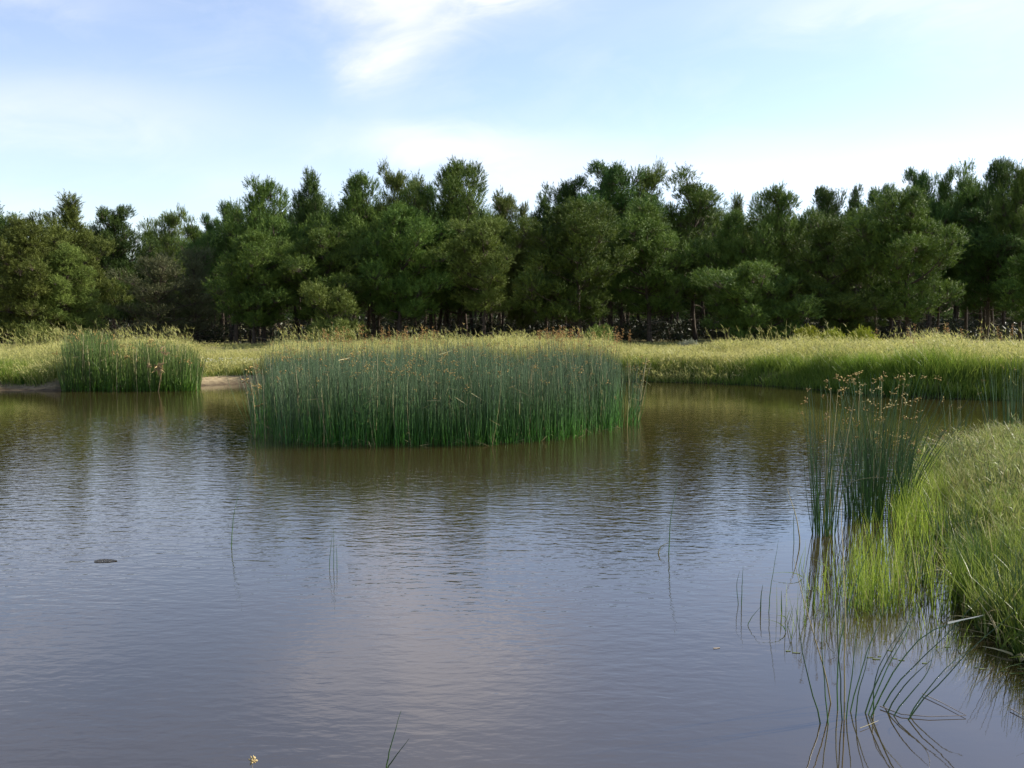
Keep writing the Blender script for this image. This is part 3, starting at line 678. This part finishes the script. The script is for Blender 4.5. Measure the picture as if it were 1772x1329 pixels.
# ------------------------------------------------------------------ the reed island
isl = [(458, 755), (478, 769), (560, 773), (700, 774), (850, 773), (950, 768), (1020, 758), (1070, 748), (1086, 737), (1084, 720), (1080, 704), (1000, 692), (850, 688), (650, 690), (500, 696), (460, 712), (448, 735)]
isl = np.array([at_z(u, v)[:2] for u, v in isl])
def inside(poly, x, y):
    A = poly; B = np.roll(poly, -1, 0); px, py = x[:, None], y[:, None]
    cr = ((A[:, 1] > py) != (B[:, 1] > py)) & (px < (B[:, 0] - A[:, 0]) * (py - A[:, 1]) / (B[:, 1] - A[:, 1] + 1e-9) + A[:, 0])
    return cr.sum(1) % 2 == 1
def reed_bed(g, x, y, h, r0, dead=.05, head=.12, lean=.07, z0=-.1, hs=.09, nh=7, outward=None):
    n = len(x); B = np.stack([x, y, np.full(n, z0)], 1)
    off = rng.normal(0, lean, (n, 2)) * h[:, None]
    if outward is not None: off += outward * h[:, None]
    T = B + np.concatenate([off, h[:, None] - z0], 1); T[:, 2] = h
    isd = rng.random(n) < dead
    bow = np.concatenate([rng.normal(0, .03, (n, 2)) * h[:, None], np.zeros((n, 1))], 1)
    stems(g, B, T, r0 * rng.uniform(.7, 1.2, n), bow, 3, 4, np.where(isd, 1, 0), .35)
    k = rng.random(n) < head; spikelets(g, T[k] - [0, 0, .03], hs * rng.uniform(.7, 1.2, k.sum()), 2, n_each=nh)
    # bent and broken stalks
    q = rng.random(n) < .025; nb_ = q.sum(); m1 = B[q] + (T[q] - B[q]) * rng.uniform(.55, .9, nb_)[:, None]
    dr = np.stack([rng.normal(0, 1, nb_), rng.normal(0, .5, nb_), rng.normal(-.25, .5, nb_)], 1)
    ribbons(g, m1, dr, rng.uniform(.15, .5, nb_), .011, None, 2, 1)
g = Geo(); n = 36000
x = rng.uniform(isl[:, 0].min(), isl[:, 0].max(), n); y = rng.uniform(isl[:, 1].min(), isl[:, 1].max(), n)
def edge_dist(A, px, py):
    D = np.roll(A, -1, 0) - A; px = px[:, None]; py = py[:, None]
    t_ = np.clip(((px - A[:, 0]) * D[:, 0] + (py - A[:, 1]) * D[:, 1]) / (D ** 2).sum(1), 0, 1)
    return np.sqrt((px - A[:, 0] - t_ * D[:, 0]) ** 2 + (py - A[:, 1] - t_ * D[:, 1]) ** 2).min(1)
ed_ = edge_dist(isl, x, y) - .22 * vnoise(x, y, .5, 41)
k = inside(isl, x, y) & (rng.random(n) < .12 + .88 * smooth(-.05, .35, ed_)) & (rng.random(n) < 1 - .45 * smooth(21, 25, y)) & (vnoise(x, y, .35, 6) > .10); x, y = x[k], y[k]; print('island stems', len(x))
h = rng.normal(1.32, .23, len(x)) + .45 * (vnoise(x, y, 1.1, 7) - .5) + .25 * (vnoise(x, y, .4, 17) - .5) + .10 * smooth(22, 27, y)
u = ubear(x, y); h *= 1 - .06 * smooth(1040, 1105, u) - .04 * (1 - smooth(445, 490, u)) 
reed_bed(g, x, y, h, .0056, .03, .02, hs=.06, nh=5, lean=.085)
# a few taller flowering stalks
k = rng.random(len(x)) < .03; reed_bed(g, x[k], y[k], h[k] + rng.uniform(.05, .40, k.sum()), .006, .0, .45, .09, hs=.06, nh=6)
# litter matted at the waterline, and stray bent stalks
m_ = 1600; q = rng.integers(0, len(x), m_); ribbons(g, np.stack([x[q], y[q], np.zeros(m_)], 1), rng.normal(0, .8, (m_, 3)) * [1, 1, .4] + [0, -.2, .45], rng.uniform(.08, .45, m_), .012, None, 2, 1)
# splaying stems at both ends
for (u0, u1, v0, v1, sgn, m_) in ((438, 462, 722, 760, -1, 90), (1085, 1106, 712, 742, 1, 80)):
    P = np.array([at_z(rng.uniform(u0, u1), rng.uniform(v0, v1)) for _ in range(m_)])
    reed_bed(g, P[:, 0], P[:, 1], rng.uniform(.7, 1.6, m_), .007, .12, .1, .08, outward=np.array([sgn * .1, 0]))
P = np.array([at_z(1092, 735)]); stems(g, P, np.array([at_y(1118, 676, P[0][1])]), .008, mi=1)
tag(g.build('bulrush_island', [reed_mat, straw, heads]), 'dense stand of blue-green bulrushes rising from the middle of the pond', 'bulrushes', kind='stuff')

# left reed bed on the far shore
g = Geo(); n = 3600; u = rng.uniform(104, 345, n); v = rng.uniform(660, 677, n)
P = np.array([at_z(a, b) for a, b in zip(u, v)]); x, y = P[:, 0], P[:, 1]
dens = np.interp(u, [104, 130, 195, 212, 240, 345], [.5, 1, 1, .35, .8, .8]); k = rng.random(n) < dens; x, y, u = x[k], y[k], u[k]
hgt_ = np.interp(u, [104, 125, 180, 215, 245, 290, 320, 345], [1.0, 1.95, 2.0, 1.5, 1.65, 1.6, 1.5, 1.0]) * rng.uniform(.62, 1.08, len(u))
outw = np.stack([np.interp(u, [104, 150, 300, 345], [-.1, 0, 0, .22]), np.zeros(len(u))], 1)
reed_bed(g, x, y, hgt_, .011, .03, .03, .07, hs=.1, outward=outw)
k = len(x); ribbons(g, np.stack([x, y, np.zeros(k)], 1), np.array([0, -.1, 1.]) + rng.normal(0, .25, (k, 3)) * [1, 1, 0], rng.uniform(.4, 1.1, k), .013, rng.normal(0, .2, (k, 3)) - [0, 0, .1], 3, 0)
tag(g.build('reed_bed', [reed_green, straw, heads]), 'bright green reed bed at the left end of the far shore', 'reeds', kind='stuff')

# torn dead sedge hanging in that bed
def dead_sedge():
    g = Geo(); p = at_z(276, 677); B = np.array([p[0], p[1] - .1, .95])
    for (ox, oz, s, m_) in ((0, -.12, .26, 36), (.2, .42, .15, 18), (-.32, -.02, .14, 12)):
        c = B + [ox, 0, oz]
        ribbons(g, np.repeat([c], m_, 0) + rng.normal(0, .05, (m_, 3)), rng.normal(0, 1, (m_, 3)) * [1, .4, .8] + [.2, 0, .2], rng.uniform(.4, 1, m_) * s, .07, rng.normal(0, .4, (m_, 3)) - [0, 0, .5], 4, 0)
    stems(g, np.array([[B[0], B[1], 0.]]), np.array([[B[0] + .28, B[1], 1.55]]), .02, sides=5, mi=0)
    tag(g.build('dead_sedge', [dead_leaf]), 'torn brown dead sedge caught in the left reed bed', 'dead plant')
dead_sedge()

# ------------------------------------------------------------------ right-hand spit: grasses
g = Geo(); n = 90000
u = rng.uniform(1560, 1960, n); y = rng.uniform(6.0, 21, n) ; x = (u - 886) / F * y; d = sdist(x, y)
k = (d > -.12) & (x > 2); x, y, d, u = x[k], y[k], d[k], u[k]
k = rng.random(len(x)) < .09; x, y, d, u = x[k], y[k], d[k], u[k]; n = len(x); print('spit', n)
z = np.maximum(ground_z(x, y, d), -.05)
goldp = smooth(.1, 1.3, d) * .7 * smooth(.3, .6, vnoise(x, y, 1.2, 8) + .25 * smooth(11, 16, y)); isg = rng.random(n) > goldp
hl = (.12 + .34 * vnoise(x, y, .7, 3)) * np.interp(y, [6, 8, 12, 20], [.85, 1.05, 1.0, .95])
ln = hl * np.where(isg, rng.uniform(.5, 1.1, n), rng.uniform(.8, 1.45, n))
tips = ribbons(g, np.stack([x, y, z], 1), np.array([-.02, -.01, 1.]) + rng.normal(0, .16, (n, 3)) * [1, 1, .2], ln, np.where(isg, .0085, .0045) * rng.uniform(.6, 1.3, n), rng.normal(0, .24, (n, 3)) * [1, 1, .4] + [-.04, -.02, -.10], 4, np.where(isg, 0, 1))
s = ~isg; hd = tips[s]; kk = len(hd)
for q in range(2): ribbons(g, hd - [0, 0, .04], rng.normal(0, .4, (kk, 3)) * [1, 1, .4] + [-.1, 0, .9], rng.uniform(.05, .12, kk), .008, rng.normal(0, .3, (kk, 3)) - [0, 0, .2], 2, 1)
# tussocks
cu = rng.uniform(1590, 1900, 900); cy = rng.uniform(6.4, 19, 900); cxx = (cu - 886) / F * cy; dd_ = sdist(cxx, cy); kk_ = (dd_ > .02) & (vnoise(cxx, cy, .6, 31) > .48)
for tx, ty, td in zip(cxx[kk_], cy[kk_], dd_[kk_]):
    m_ = 85; a_ = rng.uniform(0, 6.28, m_); q_ = rng.random(m_) ** .7 * .10; o_ = np.stack([np.cos(a_), np.sin(a_)], 1)
    b_ = np.concatenate([np.array([tx, ty]) + o_ * q_[:, None], np.zeros((m_, 1))], 1); b_[:, 2] = float(ground_z([tx], [ty])[0])
    H_ = rng.uniform(.24, .62) * (1 - .3 * smooth(11, 15, ty)); mi_ = np.where(rng.random(m_) < (.08 + .2 * (td > .8) + .4 * smooth(9.5, 14, ty)), 1, 0)
    ribbons(g, b_, np.concatenate([o_ * (.02 + q_[:, None] * 1.3), np.ones((m_, 1))], 1) + rng.normal(0, .08, (m_, 3)), H_ * rng.uniform(.6, 1.15, m_), rng.uniform(.005, .010, m_),
            np.concatenate([o_ * rng.uniform(0, .38, m_)[:, None] + rng.normal(0, .12, (m_, 2)), -rng.uniform(.0, .2, m_)[:, None]], 1), 5, mi_, r=np.clip(rng.normal(rng.uniform(.25, .75), .15, m_), 0, 1))
# thin seed stalks over the far part of the bank
m_ = 2000; u5 = rng.uniform(1600, 1900, m_); y5 = rng.uniform(9, 17, m_); x5 = (u5 - 886) / F * y5; k5 = sdist(x5, y5) > .25; x5, y5 = x5[k5], y5[k5]; m_ = len(x5)
tp5 = ribbons(g, np.stack([x5, y5, ground_z(x5, y5)], 1), rng.normal(0, .16, (m_, 3)) * [1, 1, 0] + [-.03, 0, 1.], rng.uniform(.32, .62, m_), .0045, rng.normal(0, .15, (m_, 3)) + [-.08, 0, -.05], 4, 1)
for q in range(3): ribbons(g, tp5 - [0, 0, .06], rng.normal(0, .3, (m_, 3)) + [-.1, 0, .9], rng.uniform(.06, .14, m_), .009, rng.normal(0, .3, (m_, 3)) - [0, 0, .2], 2, 1)
# broader weed leaves and flattened dead thatch
m_ = 5000; q = rng.integers(0, n, m_)
ribbons(g, np.stack([x, y, z + .03], 1)[q], rng.normal(0, .55, (m_, 3)) * [1, 1, .3] + [0, 0, .8], rng.uniform(.15, .42, m_), rng.uniform(.010, .018, m_), rng.normal(0, .4, (m_, 3)) - [0, 0, .3], 4, np.where(rng.random(m_) < .3, 2, 0))
# pale curled straw blades
m_ = 500; q = rng.integers(0, n, m_)
ribbons(g, np.stack([x, y, z + hl * .55], 1)[q], np.array([-.4, -.1, .9]) + rng.normal(0, .5, (m_, 3)), rng.uniform(.15, .45, m_), .010, rng.normal(0, .5, (m_, 3)) - [0, 0, .5], 5, 2)
tag(g.build('waterside_grass', [bank_blade, spit_gold, straw]), 'lush green and straw grass covering the bank at the right', 'grass', kind='stuff')

# sparse upright grass growing in the shallows
g = Geo(); U = []; 
def sow(u0, u1, v0, v1, n, hmin, hmax):
    for _ in range(n): U.append((rng.uniform(u0, u1), rng.uniform(v0, v1), rng.uniform(hmin, hmax)))
sow(1560, 1640, 860, 960, 420, .35, .65); sow(1470, 1660, 930, 1070, 520, .3, .62); sow(1470, 1560, 985, 1065, 260, .3, .6)
sow(1385, 1470, 985, 1060, 55, .25, .5); sow(1330, 1480, 1050, 1110, 34, .12, .35); sow(1560, 1680, 1070, 1130, 30, .1, .3)
sow(1540, 1620, 880, 930, 240, .4, .6); sow(1580, 1640, 790, 880, 420, .3, .6)
U = np.array(U); P = np.array([at_z(a, b) for a, b, _ in U]); n = len(P); P[:, 2] = -.04
P[:, 0] += .06 * np.sin(P[:, 1] * 9)
dead = rng.random(n) < .07
ribbons(g, P, np.array([-.02, 0, 1.]) + rng.normal(0, .1, (n, 3)) * [1, 1, .1], U[:, 2], .0060 * rng.uniform(.6, 1.3, n), rng.normal(0, .12, (n, 3)) - [0, 0, .04], 5, np.where(dead, 1, 0))
m_ = 180; q = rng.integers(0, n, m_); ribbons(g, P[q] + [0, 0, .05], rng.normal(0, .35, (m_, 3)) + [0, 0, 1.], U[q, 2] * .7, .008, rng.normal(0, .6, (m_, 3)) - [0, 0, .3], 5, 0)
tag(g.build('shallows_grass', [grass_lush, straw]), 'thin bright green grass standing in the shallow water at the right', 'grass', kind='stuff')

# ------------------------------------------------------------------ bulrush clumps at the right (things)
def clump(name, u, v, wpx, dpt, n, hmin, hmax, label, spread=.14, r0=.0055, head=.35, sides=5, seed=1, dead=.05, cat='bulrush clump', lean=(0, 0), group=None):
    c = at_z(u, v); e = empty(name, (c[0], c[1], 0)); R = wpx / F * c[1] / 2
    a = rng.uniform(0, 6.28, n); q = np.sqrt(rng.random(n)); ox = np.cos(a) * q * R; oy = np.sin(a) * q * dpt / 2
    h = rng.uniform(hmin, hmax, n) ; h = hmax - (hmax - hmin) * rng.random(n) ** 1.4
    B = np.stack([ox, oy, np.full(n, -.08)], 1)
    off = np.stack([ox / R * spread + rng.normal(0, .07, n) + lean[0], oy / (dpt / 2) * spread + rng.normal(0, .05, n) + lean[1]], 1) * h[:, None]
    T = np.concatenate([B[:, :2] + off, h[:, None]], 1)
    g = Geo(); isd = rng.random(n) < dead
    stems(g, B, T, r0 * rng.uniform(.7, 1.15, n), np.concatenate([off * -.12 + rng.normal(0, .02, (n, 2)), np.zeros((n, 1))], 1), sides, 6, np.where(isd, 1, 0), .3)
    g.build('stems', [reed_near, straw], e)['kind'] = 'stuff'
    k = rng.random(n) < head
    if k.sum():
        g = Geo(); tp = T[k] - [0, 0, .02]; kk = len(tp)
        for q in range(kk):
            g = Geo(); spikelets(g, tp[q:q + 1], .040 * rng.uniform(.6, 1.3), 1 if rng.random() < .18 else 0, n_each=int(rng.integers(4, 9)), spread=1.1)
            g.build('seed_head', [heads, pale_heads], e)
    tag(e, label, cat, group); return e
GB = 'bulrush clumps at the right-hand shore'
clump('bulrush_clump', 1424, 922, 44, .45, 48, 1.0, 1.72, 'narrow dark bulrush clump in the water, left of the big flowering one', .10, head=.3, group=GB)
clump('bulrush_clump', 1512, 893, 105, .9, 190, .9, 1.82, 'biggest dark bulrush clump with many brown seed heads at the right', .15, head=.42, group=GB)
clump('bulrush_clump', 1545, 878, 60, .6, 36, .8, 1.5, 'dark bulrushes leaning right out of the biggest clump', .2, head=.12, lean=(.36, -.1), group=GB)
clump('bulrush_clump', 1758, 768, 90, 1.2, 70, 1.0, 1.75, 'tall sparse bulrushes on the bank cut by the right edge', .12, r0=.008, head=.1, group=GB)
clump('bulrush_clump', 1655, 745, 50, .8, 14, .5, 1.1, 'few thin bulrush stalks standing behind the bank grass at the right', .2, r0=.006, head=.2, group=GB)
clump('bulrush_clump', 1595, 1010, 50, .25, 40, .25, .5, 'short dark-based sedge tuft in the shallows before the big clump', .3, r0=.004, head=0, group=GB)

GT = 'dark rush tufts on the right bank'
for (u_, v_, w_, h0, h1, lab_) in ((1652, 952, 55, .3, .62, 'dark upright rush tuft at the water edge, right of the bright shallows grass'), (1712, 1040, 80, .35, .72, 'wide dark rush tuft overhanging the water low on the right bank'),
        (1745, 905, 70, .35, .75, 'dark rush tuft halfway up the bank near the right edge'), (1668, 842, 50, .35, .68, 'small rush tuft on the bank behind the bright shallows grass'), (1765, 1100, 60, .35, .75, 'lowest dark rush tuft, cut by the right edge of the photo')):
    t_ = clump('rush_tuft', u_, v_, w_, .4, 110, h0, h1, lab_, .38, r0=.0038, head=0, sides=3, group=GT, cat='rush tuft'); t_.location.z = max(0, float(ground_z([t_.location.x], [t_.location.y])[0]) - .02)
# front sparse clump, stalk by stalk
def path_stalk(e, pix, y0, dy, r0, mat, name='stalk', tipr=.25, ox=None):
    """a stalk through image points, standing at distance y0 and leaning dy metres by its tip"""
    n = len(pix); cl = []
    tt = np.linspace(0, 1, 9); U = np.interp(tt, np.linspace(0, 1, n), [p[0] for p in pix]); V = np.interp(tt, np.linspace(0, 1, n), [p[1] for p in pix])
    ker = np.array([.25, .5, .25])
    for _ in range(2):
        U[1:-1] = np.convolve(U, ker, 'valid'); V[1:-1] = np.convolve(V, ker, 'valid')
    kk = min(1.3, np.hypot(pix[-1][0] - pix[0][0], pix[-1][1] - pix[0][1]) * .003); U[1:-1] += rng.normal(0, kk, 7); V[1:-1] += rng.normal(0, kk * .6, 7)
    for k, (a, b) in enumerate(zip(U, V)): cl.append(at_y(a, b, y0 + dy * tt[k]))
    cl = np.array(cl) - np.array(e.location); cl[0][2] = min(cl[0][2], -.03)
    g = Geo(); tube(g, cl, r0 * (1 - (1 - tipr) * tt ** 1.4), 6, r=random.random()); return g.build(name, mat, e, smooth=True)
b0 = at_z(1480, 1240); fc = empty('bulrush_clump', (b0[0], b0[1], 0))
S = [([(1421, 1252), (1403, 1190), (1386, 1120), (1377, 1052)], -.05, reed_near, .0045),
     ([(1439, 1217), (1420, 1130), (1390, 1040), (1374, 967)], -.15, straw, .0045),
     ([(1434, 1254), (1428, 1190), (1420, 1110), (1424, 1050)], .0, reed_near, .004),
     ([(1461, 1246), (1461, 1100), (1460, 980), (1455, 863)], .1, straw, .0045),
     ([(1450, 1230), (1448, 1120), (1478, 1010), (1527, 903)], .25, reed_near, .0045),
     ([(1464, 1244), (1474, 1170), (1480, 1120), (1481, 1080)], .1, reed_near, .004),
     ([(1470, 1232), (1490, 1160), (1515, 1090), (1548, 1020)], .2, reed_near, .0042),
     ([(1458, 1246), (1452, 1150), (1446, 1060), (1462, 985)], -.1, reed_near, .004),
     ([(1495, 1234), (1520, 1170), (1560, 1100), (1592, 1031)], .1, reed_near, .0048),
     ([(1504, 1240), (1545, 1160), (1590, 1100), (1640, 1078), (1701, 1067)], -.1, reed_near, .0048),
     ([(1500, 1238), (1532, 1160), (1562, 1110), (1585, 1060)], .3, reed_near, .0042),
     ([(1533, 1234), (1560, 1190), (1590, 1160), (1612, 1142)], .0, reed_near, .0045),
     ([(1524, 1222), (1570, 1160), (1640, 1100), (1725, 999)], .2, reed_near, .0045),
     ([(1542, 1240), (1580, 1195), (1612, 1160), (1614, 1120)], .15, reed_near, .0042),
     ([(1566, 1246), (1610, 1200), (1680, 1120), (1772, 1046)], .1, reed_near, .0045),
     ([(1570, 1240), (1600, 1200), (1640, 1150), (1672, 1128)], .2, reed_near, .0042),
     ([(1512, 1236), (1510, 1180), (1530, 1130), (1575, 1075)], .2, reed_near, .0042),
     ([(1480, 1242), (1486, 1190), (1500, 1150), (1506, 1110)], .0, reed_near, .0038)]
for pix, dy, mt, r0 in S:
    y0 = at_z(*pix[0])[1]; path_stalk(fc, pix, y0, dy, r0, mt)
g = Geo(); a = at_y(1640, 1078, 6.1) - np.array(fc.location); b = at_y(1702, 1066, 6.1) - np.array(fc.location)
ribbons(g, np.array([a]), np.array([b - a]), np.linalg.norm(b - a), .016, np.array([[0, 0, .03]]), 6, 0, .1); g.build('dry_leaf', [petal], fc)
tag(fc, 'loose foreground bulrush clump of splayed single stalks nearest the viewer at the right', 'bulrush clump', GB)

# pale bent leaves in the mid clump
def lone(name, pix, dy, r0, mat, label, cat='reed stalk', group='single stalks standing in open water'):
    c = at_z(*pix[0]); e = empty(name, (c[0], c[1], 0)); path_stalk(e, pix, c[1], dy, r0, mat); return tag(e, label, cat, group)
lone('reed_stalk', [(1384, 940), (1380, 900), (1362, 845)], 0, .007, straw, 'pale straw stalk leaning left in front of the dark bulrush clumps')
lone('reed_stalk', [(1450, 905), (1452, 860), (1470, 828), (1528, 826)], 0, .007, straw, 'pale leaf arched over across the biggest bulrush clump')
lone('reed_stalk', [(1476, 890), (1482, 860), (1500, 852), (1512, 860)], -.3, .006, straw, 'short pale leaf arched low in front of the biggest bulrush clump')
lone('reed_stalk', [(1157, 960), (1160, 900), (1172, 830)], 0, .0055, reed_near, 'tall single reed stalk rising from open water right of centre')
lone('reed_stalk', [(1139, 958), (1142, 946), (1158, 938)], 0, .007, straw, 'short broken pale stub beside the tall single stalk right of centre')
lone('reed_stalk', [(400, 946), (403, 900), (416, 838)], 0, .005, reed_near, 'single thin stalk in open water at the left')
lone('reed_stalk', [(570, 984), (572, 950), (575, 925)], 0, .0035, reed_near, 'leftmost of three short thin stalks left of centre')
lone('reed_stalk', [(577, 984), (578, 945), (577, 912)], 0, .0035, reed_near, 'middle and tallest of three short thin stalks left of centre')
lone('reed_stalk', [(583, 984), (583, 960), (582, 945)], 0, .0035, reed_near, 'rightmost of three short thin stalks left of centre')
lone('reed_stalk', [(667, 1335), (676, 1290), (694, 1230)], 0, .0045, reed_near, 'upright dark stalk cut by the bottom edge, taller of the crossing pair')
lone('reed_stalk', [(668, 1332), (685, 1308), (708, 1278)], 0, .004, reed_near, 'leaning dark stalk cut by the bottom edge, shorter of the crossing pair')
lone('reed_stalk', [(1283, 1048), (1284, 1015), (1286, 980)], 0, .004, reed_near, 'straight short stalk in open water left of the shallows grass')
lone('reed_stalk', [(1278, 1046), (1274, 1010), (1280, 988)], 0, .003, reed_green, 'crooked little stalk left of the straight short one')
lone('reed_stalk', [(1330, 1060), (1334, 1010), (1347, 935)], 0, .0035, reed_green, 'thin green stalk leaning right, left of the shallows grass')
lone('reed_stalk', [(1316, 1058), (1317, 1030), (1320, 1012)], 0, .005, reed_green, 'short bright green stalk beside the thin leaning one')
lone('reed_stalk', [(1353, 1060), (1352, 1040), (1352, 1022)], 0, .005, reed_green, 'short bright green stalk nearest the shallows grass')
lone('reed_stalk', [(1293, 1082), (1302, 1066), (1318, 1048)], 0, .003, reed_green, 'fine green stalk leaning low over the water, left of the foreground clump')
lone('reed_stalk', [(1374, 940), (1373, 900), (1375, 880)], 0, .004, reed_near, 'short dark stalk left of the narrow bulrush clump')

# flowering sedge poking up at the bottom edge, rooted on the near bank
c = at_y(437, 1345, 4.2); e = empty('flowering_sedge', (c[0], 4.2, float(ground_z([c[0]], [4.2])[0])))
g = Geo(); o_ = np.array(e.location); b = np.array([[0, 0, -.02]]); t_ = np.array([at_y(437, 1318, 4.2) - o_]); stems(g, b, t_, .003, sides=5); g.build('stem', straw, e)
g = Geo(); spikelets(g, t_, .022, 0, n_each=16, spread=.7); spikelets(g, t_ + [[.004, 0, .012]], .02, 0, n_each=10, spread=.5); g.build('seed_head', [pale_heads], e)
tag(e, 'pale yellow sedge head poking up at the bottom edge, left of centre', 'sedge')

# floating things
def floater(name, u, v, L_, W_, rz, mat, label, cat, group=None):
    c = at_z(u, v); n = 10; th = np.linspace(0, 2 * PI, n, endpoint=False); g = Geo()
    top = np.stack([np.cos(th) * L_ / 2, np.sin(th) * W_ / 2 * (1 - .3 * np.cos(th)), np.full(n, .002) + .001 * np.cos(th * 2)], 1); bot = top * [.9, .9, 0] - [0, 0, .002]
    vv = np.concatenate([top, bot, [[0, 0, .003]]]); j = np.arange(n); jn = (j + 1) % n
    g.add(vv, np.stack([j, jn, np.full(n, 2 * n)], 1)[:, [0, 1, 2]]); g.add(vv, np.stack([j + n, jn + n, jn, j], 1))
    o = g.build(name, mat); o.location = (c[0], c[1], 0.002); o.rotation_euler = (0, 0, rz); return tag(o, label, cat, group)
GL = 'small leaves floating by the foreground clump'
for u, v in [(1364, 1127), (1378, 1130), (1505, 1138), (1516, 1141), (1540, 1126), (1548, 1140), (1560, 1143), (1690, 1155), (1700, 1158), (1738, 1162), (1752, 1166), (1765, 1158), (1640, 1120), (1522, 1136), (1600, 1148)]:
    floater('floating_leaf', u, v, random.uniform(.035, .06), random.uniform(.012, .022), random.uniform(-.5, .5), pad_mat, 'small yellowish leaf floating on the water by the foreground clump', 'leaf', GL)
dark = solid_mat('wet_mud', [(.3, (.02, .017, .014)), (.7, (.05, .042, .036))], 30, .25, 1.0)
floater('mud_hump', 183, 971, .24, .15, 0, dark, 'low dark hump just breaking the surface at the left', 'mud')
floater('floating_twig', 1240, 1122, .06, .02, .3, dead_wood, 'tiny brown scrap afloat right of centre', 'debris')
def twig(pts, r0, label, mat=dead_wood):
    P = [at_z(u, v, .012) for u, v in pts]; e = np.array(P[0]); g = Geo(); tube(g, np.array(P) - e, np.linspace(r0, r0 * .5, len(P)), 5); o = g.build('fallen_stalk', mat); o.location = e
    return tag(o, label, 'fallen stalk', 'fallen stalks lying on the water')
twig([(1523, 1222), (1560, 1236), (1608, 1240), (1672, 1238)], .004, 'longest fallen brown stalk lying across the water behind the foreground clump')
twig([(1596, 1200), (1630, 1216), (1672, 1238)], .0035, 'thin fallen stalk meeting the tip of the longest one')
twig([(1488, 1260), (1504, 1254), (1520, 1247)], .002, 'short yellow fallen leaf at the foot of the foreground clump', straw)
twig([(1748, 1226), (1775, 1240)], .004, 'dark twig afloat at the right edge of the photo')
for key in PROTO:
    if key not in used: raise RuntimeError(key)
